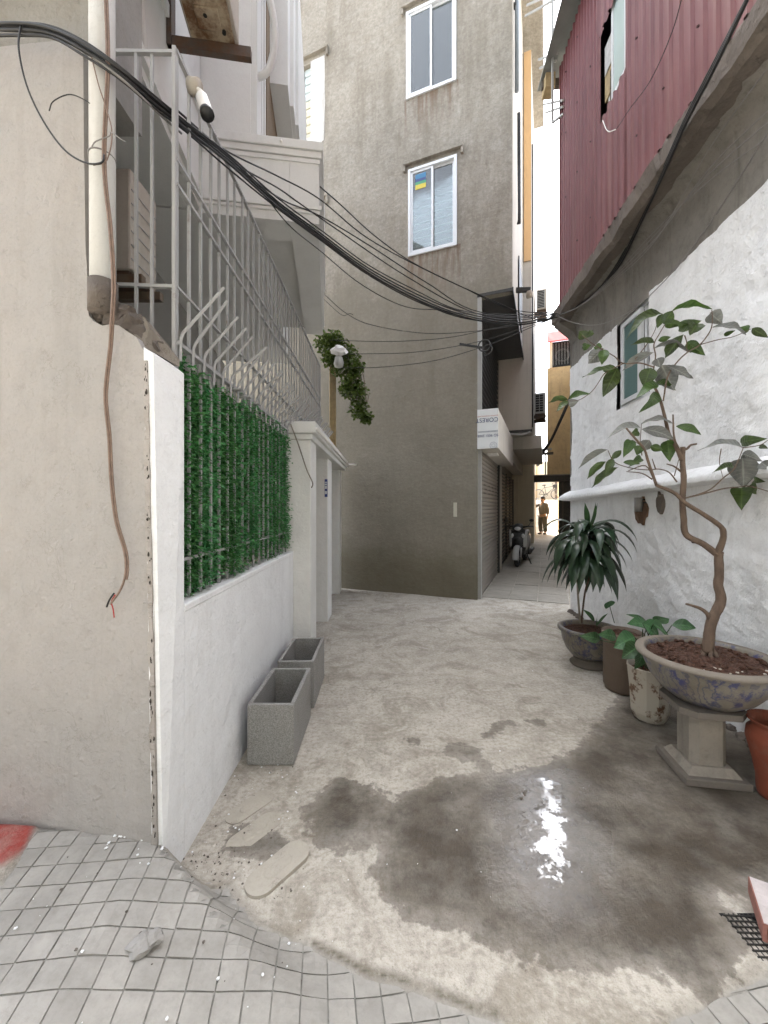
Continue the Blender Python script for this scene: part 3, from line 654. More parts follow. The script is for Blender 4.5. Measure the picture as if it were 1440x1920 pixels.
# ------------------------------------------------------------------ gate
gt_ = thing('entrance_gate', 'white plastered gate portal with a moulded canopy and blue plate', 'gate', (-.85,5.5,0))
for (x1, y0, y1, zt) in ((-.71,3.882,4.2,2.2),(-.756,5.4,5.79,2.2),(-.79,7.1,7.42,2.2)):
    MB().bbox(-1.12, x1, y0, y1, -.1, zt, .012).build('pillar', M_gate, gt_)
MB().box(-1.12,-1.06,4.2,5.4,0,2.2).build('door_panel', M_acw, gt_); MB().box(-1.12,-1.06,5.79,7.1,0,2.2).build('door_panel', M_acw, gt_)
MB().bbox(-1.12,-.69,3.86,7.2,2.2,2.255,.008).build('canopy_moulding', M_gate, gt_)
MB().bbox(-1.14,-.655,3.83,7.25,2.257,2.37,.01).build('canopy', M_gate, gt_)
MB().tube([(-.645,3.84,2.30),(-.645,7.3,2.30)], .016, 10).build('gutter_tube', M_camw, gt_, True)
MB().tube([(-.70,7.27,2.31),(-.50,7.29,2.31)], .02, 10).build('spout', M_camw, gt_, True)
MB().box(-.80,-.762,5.388,5.398,1.68,1.92).build('plate', M_bluepl, gt_)
for z0, z1 in ((1.87,1.885),(1.84,1.86),(1.79,1.83),(1.72,1.76)): MB().box(-.795,-.768,5.384,5.387,z0,z1).build('plate_marking', M_alu, gt_)
MB().box(-.81,-.795,7.09,7.098,1.36,1.45).build('doorbell', M_camw, gt_)
MB().tube(spline([P(545,795,3.80), P(560,835,3.80), P(575,880,3.80), P(586,905,3.82), P(584,915,3.83)], 6), .006, 6).build('loose_wire', M_ped, gt_)
# post with wrapped lamp and the green creeper
po = thing('lamp_post', 'short pale timber post topped by a lamp wrapped in white plastic', 'post', (-.90,7.0,2.372))
m = MB()
for k in range(5): m.tube([(-.94+.022*k,7.0+.01*(k%2),2.372),(-.94+.022*k,6.98,4.02)], .014, 8)
m.build('post', M_wood, po, True)
MB().tube([(-.90,6.98,3.98),(-.80,6.7,4.02),(-.74,6.55,4.0)], .015, 8).build('arm', M_wood, po, True)
m = MB(); lump(m, (-.74,6.55,4.10), .12, 4.4, .75); m.build('plastic_wrap', mat_simple('plastic_bag', (.75,.75,.74), .3, 0, .1), po)
MB().lathe([(.0,-.02),(.07,0),(.085,.06),(.06,.16)], (-.74,6.55,3.84), 16).build('lamp_head', M_acw, po, True)
vp = thing('creeper', 'bright green creeper tumbling beside the timber post by the grey wall', 'creeper', (-.6,6.9,3.2))
def leafcloud(ctrs, n, l, rr, flat=.25):
    m = MB()
    for _ in range(n):
        c, r_ = rr.choice(ctrs); d = Vector((rr.gauss(0,1), rr.gauss(0,1), rr.gauss(0,1))).normalized()*r_*rr.random()**.45; p = Vector(c)+d
        a = rr.random()*6.283; s_ = l*(.6+.8*rr.random()); dd = Vector((math.cos(a), math.sin(a), rr.gauss(-.3, .5))).normalized(); sd_ = dd.cross(Vector((rr.gauss(0,1), rr.gauss(0,1), 1.2))).normalized()
        m.add([p, p+dd*s_*.5+sd_*s_*.32, p+dd*s_, p+dd*s_*.5-sd_*s_*.32], [(0,1,2,3)])
    return m
rr = random.Random(5)
cs = [((-.82,6.75,4.35),.20),((-.62,6.8,4.15),.20),((-.55,6.8,3.75),.18),((-.45,6.8,3.5),.2),((-.42,6.78,3.2),.17),((-.30,6.75,3.05),.09),((-.9,6.7,4.05),.15)]
fo = leafcloud(cs+[((-1.0,6.8,4.35),.18),((-.75,6.8,3.95),.2),((-.62,6.75,3.55),.16),((-.5,6.72,3.9),.16)], 4200, .06, rr).build('foliage', M_vine, vp, fix=False)
for k in range(7):
    MB().tube(spline([(-.84,6.85,4.0),(-.7+.05*k,6.8,4.2-.05*k),(-.6+.05*k,6.79,3.7-.06*k),(-.55+.05*k,6.77,3.15+.05*k)], 5), .005, 5).build('stem', M_twig, vp)

# ------------------------------------------------------------------ grey rendered building
def cells(m, a0, a1, z0, z1, b0, b1, holes):
    As = sorted({a0, a1}|{h[0] for h in holes}|{h[1] for h in holes}); Zs = sorted({z0, z1}|{h[2] for h in holes}|{h[3] for h in holes})
    As = [a for a in As if a0 <= a <= a1]; Zs = [z for z in Zs if z0 <= z <= z1]
    for i in range(len(As)-1):
        for j in range(len(Zs)-1):
            ca = (As[i]+As[i+1])/2; cz = (Zs[j]+Zs[j+1])/2
            if any(h[0] < ca < h[1] and h[2] < cz < h[3] for h in holes): continue
            m.box(As[i], As[i+1], b0, b1, Zs[j], Zs[j+1])
    return m
def weld(o):
    bm = bmesh.new(); bm.from_mesh(o.data); bmesh.ops.remove_doubles(bm, verts=bm.verts[:], dist=1e-4)
    seen = {}
    for f in bm.faces: seen.setdefault(tuple(sorted(v.index for v in f.verts)), []).append(f)
    dele = [f for fs in seen.values() if len(fs) > 1 for f in fs]
    bmesh.ops.delete(bm, geom=dele, context='FACES'); bmesh.ops.recalc_face_normals(bm, faces=bm.faces[:]); bm.to_mesh(o.data); bm.free(); return o
gb = thing('grey_building', 'tall grey cement building with two white sliding windows and roller shutter', 'building', (GC.x, GC.y, 0))
holes = [(-1.203,-.338,5.97,7.5),(-1.24,-.35,8.76,10.3),(-3.95,-3.22,8.80,10.25),(-3.95,-3.22,5.75,7.40)]
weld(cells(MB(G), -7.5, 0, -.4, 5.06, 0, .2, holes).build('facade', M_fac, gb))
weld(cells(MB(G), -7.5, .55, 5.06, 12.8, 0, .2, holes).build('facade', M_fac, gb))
def gbx(name, mat, *a, bev=0, par=gb):
    m = MB(G); (m.bbox(*a, bev) if bev else m.box(*a)); return m.build(name, mat, par)
gbx('side_wall', M_beige, .35,.55,.2,3.2,5.2,12.8); gbx('soffit', M_soffit, .0,.55,.2,3.2,5.06,5.2)
gbx('soffit_trim', M_dsteel, .0,.56,-.012,0.,5.02,5.07); gbx('soffit_trim', M_dsteel, .551,.572,-.01,3.2,5.0,5.08)
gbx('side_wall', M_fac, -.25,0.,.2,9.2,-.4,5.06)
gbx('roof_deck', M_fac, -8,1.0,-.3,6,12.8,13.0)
gbx('interior', M_dark, -7.3,-.26,.6,5,-.3,12.79)
for hi, (a0, a1, z0, z1) in enumerate(holes[:2]):
    w_ = gbx('window', M_alu, a0,a0+.045,-.03,.06,z0,z1)
    gbx('frame', M_alu, a1-.045,a1,-.03,.06,z0,z1, par=w_)
    gbx('frame', M_alu, a0+.046,a1-.046,-.03,.06,z1-.045,z1, par=w_); gbx('frame', M_alu, a0+.046,a1-.046,-.03,.06,z0,z0+.05, par=w_)
    md = (a0+a1)/2
    for q0, q1, bb in ((a0+.047,md+.02,-.012),(md-.02,a1-.047,.022)):
        for r0, r1, s0, s1 in ((q0,q0+.035,z0+.051,z1-.046),(q1-.035,q1,z0+.051,z1-.046)): gbx('sash', M_alu, r0,r1,bb,bb+.03,s0,s1, par=w_)
        gbx('sash', M_alu, q0+.036,q1-.036,bb,bb+.03,z0+.051,z0+.09, par=w_); gbx('sash', M_alu, q0+.036,q1-.036,bb,bb+.03,z1-.085,z1-.046, par=w_)
        gbx('pane', M_glass, q0+.036,q1-.036,bb+.010,bb+.016,z0+.091,z1-.086, par=w_)
    for k in range(11):
        z = z0+.1+k*(z1-z0-.2)/10; gbx('louver', M_alu, a0+.05,a1-.05,.13,.15,z,z+.028, par=w_)
    gbx('blind_panel', mat_simple('curtain_grey', (.16,.18,.18), .9, 0, .3, 5) if not hi else mat_simple('curtain_dim', (.10,.115,.12), .9, 0, .3, 5), a0,a1,.22,.24,z0,z1, par=w_)
    s_ = (a0+.13, z1-.42) if hi == 0 else (md+.12, z1-.36)
    for mt, z0_, z1_ in ((M_blue2,.22,.30),(M_bluepl,.17,.218),(M_green2,.12,.168),(M_yel2,.04,.118)): gbx('sticker', mt, s_[0],s_[0]+.19,(-.012+.004 if hi == 0 else .10),(-.012+.009 if hi == 0 else .105),s_[1]+z0_,s_[1]+z1_, par=w_)
    gbx('drip_hood', M_fac, a0-.09,a1+.11,-.06,0.,z1+.09,z1+.125); gbx('drip_hood', M_fac, a0-.09,a0-.05,-.05,0.,z1-.02,z1+.088); gbx('drip_hood', M_fac, a1+.07,a1+.11,-.05,0.,z1-.02,z1+.088)
M_gblock = mat_simple('glass_block', (.50,.56,.56), .15, 0, .25, 12, .4); M_gblocky = mat_simple('glass_block_cream', (.60,.56,.42), .2, 0, .25, 12, .4)
M_patch = mat_plaster('white_patch', (.60,.59,.57), .15, .35, .3, 30, .5)
for hi, (a0, a1, z0, z1) in enumerate(holes[2:]):
    w_ = gbx('glass_block_window', M_patch, a0,a1,.13,.16,z0,z1)
    for i in range(4):
        for j in range(9):
            bw_, bh = (a1-a0)/4, (z1-z0)/9
            MB(G).bbox(a0+i*bw_+.008,a0+(i+1)*bw_-.008,.06,.13,z0+j*bh+.008,z0+(j+1)*bh-.008,.012).build('glass_block', M_gblocky if j < 5 else M_gblock, w_)
    MB(G).prism([(a1,-.008,z0),(a1+.02,-.008,z0-.28),(a1+.30,-.008,z0-.16),(a1+.32,-.008,z0+.5),(a1+.31,-.008,z1+.02),(a1,-.008,z1+.03)], (0,.0075,0)).build('white_surround', M_patch, gb)
    MB(G).prism([(a0,-.008,z0),(a0,-.008,z0-.26),(a1+.02,-.008,z0-.28),(a1,-.008,z0)], (0,.0075,0)).build('white_surround', M_patch, gb)
    gbx('drip_hood', M_fac, a0-.1,a1+.40,-.06,0.,z1+.11,z1+.15); gbx('drip_hood', M_fac, a1+.36,a1+.40,-.05,0.,z1-.02,z1+.108)
# small unfinished patch and anchor hole on the lower facade
gbx('putty_patch', mat_simple('pale_putty', (.55,.53,.44), .9), -.40,-.34,-.004,0.,1.38,1.62)
# ground floor side: shutter, fascia box, louvre, slatted gate, doors
M_shut = mat_simple('brown_grey_shutter', (.22,.195,.165), .5, .2, .15, 8); M_shutd = mat_simple('shutter_dark', (.05,.045,.04), .6)
sh = gbx('roller_shutter', M_shutd, .001,.012,.16,2.72,0.,2.52)
for k in range(34):
    z = .02+k*.0735
    MB(G).prism([(.013,.16,z),(.030,.16,z+.012),(.034,.16,z+.036),(.030,.16,z+.060),(.013,.16,z+.070)], (0,2.56,0)).build('slat', M_shut, sh)
for k in range(3):
    for q in range(4): gbx('vent_slot', M_dark, .033,.036,.5+q*.55+.1*(k%2),.8+q*.55+.1*(k%2),1.79+k*.0735,1.80+k*.0735, par=sh)
gbx('shutter_guide', M_acw, .0,.05,.06,.155,-.1,2.5); gbx('shutter_guide', M_dsteel, .0,.07,2.73,2.86,0,2.5); gbx('shutter_guide', M_beige, .0,.07,2.87,3.3,0,2.5)
fb = gbx('fascia_box', M_beige, .0,.333,0.,3.2,2.51,3.15)
pan = gbx('sign_panel', mat_simple('white_panel_film', (.72,.74,.75), .35, 0, .04, 6), .0,.335,-.012,-.001,2.505,3.155, par=gb); pan['label'] = 'white protective film printed upside down with blue lettering'
def text(body, size, a, z, mat, parent, flip=True, ext=.0008):
    cu = bpy.data.curves.new('t', 'FONT'); cu.body = body; cu.size = size; cu.extrude = ext; ob = bpy.data.objects.new('t', cu); COL.objects.link(ob)
    dg = bpy.context.evaluated_depsgraph_get(); me = bpy.data.meshes.new_from_object(ob.evaluated_get(dg)); bpy.data.objects.remove(ob)
    m = MB(G); s_ = -1 if flip else 1
    m.add([(a+s_*v.co.x, -.0145-v.co.z, z+s_*v.co.y) for v in me.vertices], [tuple(p.vertices) for p in me.polygons]); o = m.build('lettering', mat, parent); return o
M_ink = mat_simple('blue_ink', (.03,.05,.16), .5); M_inkr = mat_simple('red_ink', (.45,.12,.08), .5)
text('COREST', .098, .338, 3.005, M_ink, pan); text('aluminium composite panel', .030, .335, 3.045, M_inkr, pan)
text('high quality - made to standard', .022, .335, 2.765, M_ink, pan) if False else None
text('SO 9001:2008', .058, .338, 2.735, M_ink, pan)
for z in (2.775, 2.788): gbx('print_line', M_ink, .01,.33,-.0145,-.0125,z,z+.004, par=pan)
MB(G).ring((.26,-.013,2.55), (0,1,0), .055, .0022, 24, 4).build('globe_mark', M_ink, pan); MB(G).ring((.26,-.013,2.55), (0,1,0), .028, .0018, 24, 4).build('globe_mark', M_ink, pan)
gbx('lamp_disc', M_camw, .08,.26,.55,.85,2.475,2.509, bev=.015)
lv = gbx('louvre', M_dark, .001,.01,.05,2.6,3.16,5.05)
for k in range(17): gbx('louvre_blade', M_dsteel, .012,.06,.06,2.59,3.22+k*.108,3.235+k*.108, par=lv)
gbx('louvre_frame', M_acw, .0,.07,.0,.05,3.16,5.05)
sg = gbx('slatted_gate', M_dsteel, .0,.05,3.4,3.47,0,2.45)
gbx('gate_panel', mat_simple('pale_board', (.36,.30,.24), .8), .002,.012,3.47,7.2,0,2.45, par=sg)
for q in (4.7,5.9,7.15): gbx('stile', M_dsteel, .02,.06,q,q+.06,.05,2.45, par=sg)
for k in range(26): gbx('slat', M_dsteel, .03,.05,3.47,7.15,.12+k*.09,.165+k*.09, par=sg)
gbx('lock_box', M_dark, .05,.06,4.3,4.7,.9,1.3, par=sg)
gbx('door', mat_simple('brown_door', (.13,.075,.045), .6), .0,.06,7.5,8.1,0.2,2.4); gbx('door_post', M_cream2, .0,.12,7.3,7.45,0,2.6); gbx('door_post', M_cream2, .0,.16,8.15,8.3,0,2.6)
gbx('canopy', M_beige, .0,.30,3.21,8.2,2.66,2.95)
# pipe and lamp on the side of the building
dp = thing('downpipe', 'slim blue grey metal downpipe ending open beside the grey building corner', 'pipe', G @ Vector((.60,.35,8.6)))
MB(G).tube([(.60,.35,8.55),(.60,.35,12.3)], .035, 12).build('tube', mat_simple('blue_grey_pipe', (.22,.25,.28), .4, .3), dp, True)
m = MB(G); m.tube([(.59,.35,10.0),(.55,.35,10.0)], .045, 12); m.build('clip', M_dsteel, dp)
ld = thing('wall_lamp', 'dark wall bracket with a small round lamp above the charcoal soffit', 'lamp', G @ Vector((.57,.9,5.45)))
MB(G).bar((.55,.9,5.48), (.80,.9,5.44), .07, .07).build('bracket', M_dsteel, ld); MB(G).lathe([(.0,-.07),(.055,-.05),(.06,.02),(.05,.05)], (.78,.9,5.36), 14).build('lamp_head', M_acb, ld, True)
hk = thing('junk_cables', 'bunch of black cable ends hanging down the building edge', 'cable', G @ Vector((.60,.6,7)))
for k in range(3): MB(G).tube(spline([(.60+.012*k,.7,8.5),(.60+.012*k,.75,7.6),(.61+.01*k,.7,6.7),(.59+.02*k,.72,6.55)], 6), .016, 6).build('cable_end', M_black, hk, True)
gbx('loose_sheet', M_dsteel, .56,.58,1.4,2.4,5.3,6.4)

# ------------------------------------------------------------------ neighbours along the passage, left side
nb2 = thing('beige_house', 'narrow beige house jutting over the passage past the grey building', 'house', G @ Vector((.4,5,0)))
gbx('front_wall', M_beige, -.3,.74,3.22,8.1,3.33,12.2, par=nb2); gbx('painted_sun_strip', M_orange, .575,.735,3.19,3.218,7.3,12.2, par=nb2)  # orange strip: sunlight on the upper wall put into colour
gbx('bottom_edge', M_dsteel, .0,.76,3.20,3.26,3.30,3.36, par=nb2); gbx('sloping_soffit', M_beige, .0,.95,3.9,8.0,3.0,3.32, par=nb2)
MB(G).tube(spline([(.77,3.3,5.6),(.77,3.3,3.9),(.76,3.25,3.4),(.6,3.18,3.25),(.3,3.17,3.27),(.05,3.17,3.3)], 6), .022, 8).build('conduit', M_acw, nb2, True)
MB(G).tube([(.765,3.215,3.4),(.765,3.215,10)], .016, 8).build('conduit', M_dsteel, nb2, True)
nb3 = thing('cream_house', 'tall cream house with caged balcony behind the beige house', 'house', G @ Vector((.4,11,0)))
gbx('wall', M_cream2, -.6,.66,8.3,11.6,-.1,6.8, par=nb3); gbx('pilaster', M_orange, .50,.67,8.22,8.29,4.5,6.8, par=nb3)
for j in range(7):
    z = 6.6+j*.62; m = MB(G)
    m.bar((.72,9,z), (1.08,9,z), .02); m.build('cage_bar', M_alu, nb3); MB(G).bar((1.08,9,z), (1.08,11.5,z), .02).build('cage_bar', M_rim, nb3)
for q in range(8): MB(G).bar((1.08,9+q*.35,6.6), (1.08,9+q*.35,10.4), .018).build('cage_bar', M_rust, nb3)
ac_unit('air_conditioner', 'dark fronted outdoor unit on the beige house above the passage', G, .27, .78, .55, M_acw, M_acw, (.775,4.3,3.93), False, None, (2,7))
gbx('bracket', M_rustd, .74,1.06,4.35,4.40,3.84,3.925, par=nb2); gbx('bracket', M_rustd, .74,1.06,4.95,5.0,3.84,3.925, par=nb2)
ac_unit('air_conditioner', 'pale outdoor unit with fine louvres high against the bright sky', G, .27, .78, .60, M_acb, M_acw, (.80,5.6,7.2), False, None, (1,11))
gbx('bracket', M_rustd, .74,1.08,5.65,5.7,7.05,7.195, par=nb2)
ac_unit('air_conditioner', 'small outdoor unit hanging under the sloping soffit near the timber portal', G, .30, .6, .5, M_dsteel, M_acw, (.05,7.2,3.02-.55), False, None, (2,6)) if False else None
por = thing('passage_portal', 'dark timber portal frame across the narrow passage behind the scooter', 'portal', G @ Vector((1.1,8.5,.25)))
M_pw = mat_simple('weathered_dark_wood', (.085,.07,.05), .8, 0, .4, 14, .4)
gbx('post', M_pw, .16,.42,8.4,8.65,0,2.62, par=por); gbx('post', M_pw, 1.47,1.60,8.4,8.65,0,2.42, par=por); gbx('side_board', M_pw, 1.61,1.95,8.42,8.6,0,2.42, par=por); gbx('beam', M_pw, .165,1.97,8.36,8.7,2.425,2.63, par=por); gbx('beam_cap', M_ped, .165,1.97,8.34,8.72,2.633,2.67, par=por)
gbx('strut', M_pw, 1.02,1.06,8.5,8.54,2.67,3.4, par=por); gbx('shelf', M_pw, .75,1.3,8.4,8.7,3.4,3.46, par=por); gbx('shelf', M_acw, .75,1.25,8.42,8.68,3.56,3.60, par=por)
gbx('meter_box', M_camw, .50,.66,8.5,8.6,2.95,3.25, par=por); gbx('meter_box', M_acw, .74,.84,8.5,8.58,3.0,3.2, par=por)
yh = thing('yellow_house', 'stained ochre house with a red awning over its barred window', 'house', G @ Vector((1.5,9.7,2.7)))
gbx('wall', M_yellow, 1.10,2.6,9.5,10.2,2.7,6.75, par=yh); gbx('wall', M_yellow, 1.55,2.6,9.9,13,-.1,2.69, par=yh)
gbx('window', M_dark, 1.28,2.0,9.51,9.6,6.76,7.7, par=yh); gbx('window_frame', M_cream2, 1.18,1.279,9.5,9.9,6.76,7.75, par=yh)
MB(G).ring((1.62,9.46,7.15), (0,1,0), .22, .03, 24, 8).build('fan_ring', M_dsteel, yh, True)
for k in range(7): gbx('window_bar', M_acw, 1.30+k*.1,1.31+k*.1,9.40,9.41,6.8,7.6, par=yh)
MB(G).hexa([(1.1,9.1,7.55),(2.1,9.1,7.55),(2.1,9.5,8.05),(1.1,9.5,8.05)], [(1.1,9.1,7.60),(2.1,9.1,7.60),(2.1,9.5,8.1),(1.1,9.5,8.1)]).build('awning', M_redaw, yh)
fe = thing('far_house', 'sunlit pale house closing the end of the passage', 'house', G @ Vector((1,22.5,1.9)))
gbx('wall', M_cream2, -3,6,22.5,24,0.5,4.6, par=fe); gbx('pilaster', M_yellow, -.05,.12,22.4,22.49,1.5,4.5, par=fe); gbx('pilaster', M_yellow, .38,.50,22.42,22.49,1.5,4.8, par=fe); gbx('door', M_terra2, 1.62,1.85,22.43,22.49,1.8,4, par=fe); gbx('plinth', M_conc_raw, 1.9,2.6,22.3,22.49,1.5,2.6, par=fe)
fl = thing('far_wall', 'cream wall along the left of the sloping far passage', 'wall', G @ Vector((0,18,1)))
gbx('wall', M_cream2, -1.2,.15,11.7,22.3,-.1,2.9, par=fl)
frw = thing('brick_garden_wall', 'pale wall along the right of the sloping far passage', 'wall', G @ Vector((2.2,18,1)))
gbx('wall', M_orange, 2.0,2.6,13.2,22.3,-.1,2.6, par=frw)
# thick slanting cable bundle in the passage
cbm = thing('cable_bundle', 'thick black bundle of cables slanting down across the ochre house', 'cable', G @ Vector((1.4,8,4)))
for k in range(4): MB(G).tube(spline([(1.90,7.0,5.2+.05*k),(1.45,7.5,4.2+.04*k),(1.15,8.0,3.65+.03*k),(.75,8.3,3.2+.06*k),(.25,8.2,3.25+.1*k)], 6), .022, 6).build('strand', M_black, cbm, True)
rwall = thing('passage_wall', 'grey wall lining the right of the passage behind the white house', 'wall', G @ Vector((2.2,4,0)))
gbx('wall', M_grime, 2.0,2.3,1.6,9.4,-.3,6.5, par=rwall)

# ------------------------------------------------------------------ white house on the right with maroon cladding
RF = frame((2.141, 0), (.9943, -.1064), (.1064, .9943))
rh = thing('whitewashed_house', 'rough whitewashed house with a maroon corrugated upper storey on a concrete ledge', 'house', (2.5,4,0))
def rb_(name, mat, *a, bev=0, par=None):
    m = MB(RF); (m.bbox(*a, bev) if bev else m.box(*a)); return m.build(name, mat, par or rh)
def wavywall(a, b0, b1, z0, z1, nb_, nz, amp, thick, hole=None, top=None):
    # front skin as a gently uneven grid
    m = MB(RF); vs = []; fs = []
    bs = [b0+(b1-b0)*i/nb_ for i in range(nb_+1)]; zs_ = [z0+(z1-z0)*j/nz for j in range(nz+1)]
    if hole: bs = sorted(set(bs)|{hole[0], hole[1]}); zs_ = sorted(set(zs_)|{hole[2], hole[3]})
    for j, z in enumerate(zs_):
        for b in bs:
            zz = z if not (top and j == len(zs_)-1) else z+top(b)
            vs.append((a+amp*noise.noise(Vector((b*1.3, z*1.3, 5)))+amp*.45*noise.noise(Vector((b*5, z*5, 9)))+amp*.28*noise.noise(Vector((b*11+z*4, z*16, 2))), b, zz))
    n = len(bs)
    for j in range(len(zs_)-1):
        for i in range(n-1):
            if hole and hole[0] <= (bs[i]+bs[i+1])/2 <= hole[1] and hole[2] <= (zs_[j]+zs_[j+1])/2 <= hole[3]: continue
            fs.append((j*n+i, j*n+i+1, (j+1)*n+i+1, (j+1)*n+i))
    m.add(vs, fs); return m
HW = (3.87,4.52,2.63,3.60)
o = wavywall(0., -1, 6.0, -.2, 1.72, 260, 80, .024, .3).build('lower_wall', M_white2, rh, True, fix=False)
top = lambda b: .03*noise.noise(Vector((b*3, 0, 0)))+.012*noise.noise(Vector((b*22, 1, 0)))
o = wavywall(.0, -1, 6.0, 1.72, 3.60, 280, 80, .022, .3, HW, top).build('upper_wall', M_white2, rh, True, fix=False)
o = wavywall(.008, -1, 6.0, 3.3, 3.6, 100, 6, .012, .3, (3.87,4.52,3.2,3.6)).build('cement_band', M_grime, rh, True, fix=False)
rb_('core', M_grime, .20,3.2,-3,5.97,-.3,4.21); rb_('wall_behind', M_white2, .0,.19,-3,-1.001,-.3,4.21)
MB(RF).box(.0,3.2,5.97,6.0,-.3,1.7).build('end_wall', M_white, rh); MB(RF).box(.0,3.2,5.97,6.0,1.7,4.21).build('end_wall', M_grime, rh)
# cove under the slab
m = MB(RF); vs = []; prof = [(.006,3.575),(.008,3.80),(.004,4.02),(-.012,4.12),(-.05,4.18),(-.12,4.205),(-.245,4.215)]
bs = [-1+.1*i for i in range(71)]
for b in bs:
    for a, z in prof: vs.append((a+.008*noise.noise(Vector((b*4, z*9, 2))), b, z+.01*noise.noise(Vector((b*3, a*8, 0)))))
n = len(prof); m.add(vs, [(i*n+k, (i+1)*n+k, (i+1)*n+k+1, i*n+k+1) for i in range(len(bs)-1) for k in range(n-1)]); m.build('cove', M_grime, rh, True, fix=False)
# ragged slab edge
m = MB(RF); vs = []; bs = [-3+.05*i for i in range(180)]
for b in bs:
    j = lambda s_: .03*noise.noise(Vector((b*3.1, s_, 0)))+.012*noise.noise(Vector((b*13, s_, 0)))
    vs += [(-.235+j(1), b, 4.20+j(4)*.6), (-.285+j(2), b, 4.245+j(5)*.5), (-.29+j(3), b, 4.385+j(6)*.5), (-.265+j(7)*.6, b, 4.425), (.3, b, 4.425), (.3, b, 4.22)]
m.add(vs, [(i*6+k, (i+1)*6+k, (i+1)*6+(k+1) % 6, i*6+(k+1) % 6) for i in range(len(bs)-1) for k in range(6)]+[tuple(range(6)), tuple((len(bs)-1)*6+k for k in range(6))]); o = m.build('floor_slab', M_slab, rh)
MB(RF).hexa([(-.04,5.75,4.05),(.0,5.75,3.95),(.0,5.99,3.95),(-.04,5.98,4.05)], [(-.26,5.75,4.21),(.0,5.75,4.21),(.0,5.99,4.21),(-.25,5.95,4.21)]).build('corbel', M_grime, rh)
# corrugated sheets
def sheet(b0, b1, z0, z1, pitch, a=-.265, jag0=0., jag1=0.):
    m = MB(RF); vs = []; pat = [(0.,0.),(.30,0.),(.40,-.022),(.62,-.022),(.72,0.)]; b = b0; cols = []
    k = 0
    while b < b1-1e-6:
        for f, d in pat:
            q = b+f*pitch
            if q <= b1: cols.append((q, d))
        b += pitch
    cols.append((b1, 0.))
    rows = [z0, z0+.03, lerp(z0, z1, .5), z1-.03, z1]
    for r_, z in enumerate(rows):
        for q, d in cols:
            zz = z
            if r_ == 0 and jag0: zz = z+jag0*noise.noise(Vector((q*14, 1, 0)))
            if r_ == 4 and jag1: zz = z+jag1*noise.noise(Vector((q*14, 2, 0)))
            vs.append((a+d+.006*noise.noise(Vector((q*2, z, 0))), q, zz))
    n = len(cols); m.add(vs, [(j*n+i, j*n+i+1, (j+1)*n+i+1, (j+1)*n+i) for j in range(4) for i in range(n-1)])
    o = m.build('cladding_sheet', M_corr, rh, fix=False); return o
sheet(4.31,5.545,4.36,7.67,.089); sheet(3.74,4.31,4.39,5.64,.124,-.278,0,.05); sheet(3.74,4.31,6.59,7.67,.124,-.278,.05,0)
for b0 in (2.74,1.74,.74,-.26,-1.26,-2.26): sheet(b0,b0+1.01,4.39,7.67,.124,-.272-.003*random.random())
rb_('edge_trim', M_corr, -.295,-.265,5.546,5.575,4.33,7.67)
for b in [5.3,4.9,4.5,3.5,3.1,2.7,2.3,1.95]:
    for z in (4.8,5.65,6.5,7.3):
        MB(RF).tube([(-.293,b,z+.02*random.random()),(-.303,b,z+.01)], .009, 6).build('screw', M_screw, rh)
rb_('added_dark_box', M_dark, -.06,2.8,-2.9,5.52,4.43,7.6); rb_('gable', M_corr, -.25,2.8,5.525,5.545,4.43,7.6)  # dark solid box added behind the cladding to block light
wu = rb_('cladding_window', M_alu, -.265,-.235,3.76,3.79,5.67,7.0); rb_('frame', M_alu, -.265,-.235,4.03,4.06,5.67,7.0, par=wu); rb_('frame', M_alu, -.265,-.235,3.791,4.029,5.67,5.71, par=wu); rb_('pane', M_blueglass, -.253,-.245,3.791,4.029,5.711,7.0, par=wu)
rb_('packing_board', M_wood, -.225,-.205,4.07,4.30,5.88,6.31, par=wu); rb_('packing_board', M_paper, -.235,-.23,4.07,4.28,6.15,6.45, par=wu); rb_('packing_board', M_pw, -.225,-.195,4.09,4.18,5.55,6.1, par=wu); rb_('packing_board', M_paper, -.215,-.20,4.20,4.245,5.55,5.95, par=wu)
# roof with overhanging eave
MB(RF).hexa([(-.50,-3,7.69),(2.8,-3,8.7),(2.8,5.9,8.7),(-.50,5.9,7.69)], [(-.50,-3,7.72),(2.8,-3,8.73),(2.8,5.9,8.73),(-.50,5.9,7.72)]).build('roof', mat_simple('weathered_roof_sheet', (.22,.23,.21), .7, 0, .3, 6), rh)
rb_('eave_board', M_wood, -.46,-.33,5.62,5.82,7.48,7.67); rb_('eave_rafter', M_pw, -.48,-.06,5.72,5.78,7.57,7.68)
sf = thing('awning_frame', 'thin grey steel awning frame fixed under the cladding roof corner', 'frame', RF @ Vector((-.4,5.3,6.5)))
for a, b in (((1036,-60,5.5),(1036,230,5.5)), ((1036,230,5.5),(1056,214,5.35)), ((985,30,6.4),(1060,-12,5.5)), ((988,10,6.4),(1040,-14,5.6)), ((1010,112,6.2),(1046,100,5.45)), ((1012,128,6.2),(1042,114,5.5)), ((1020,196,6.2),(1056,188,5.4)), ((1022,212,6.2),(1056,200,5.4))): MB().bar(P(*a), P(*b), .025).build('bar', M_acw, sf)
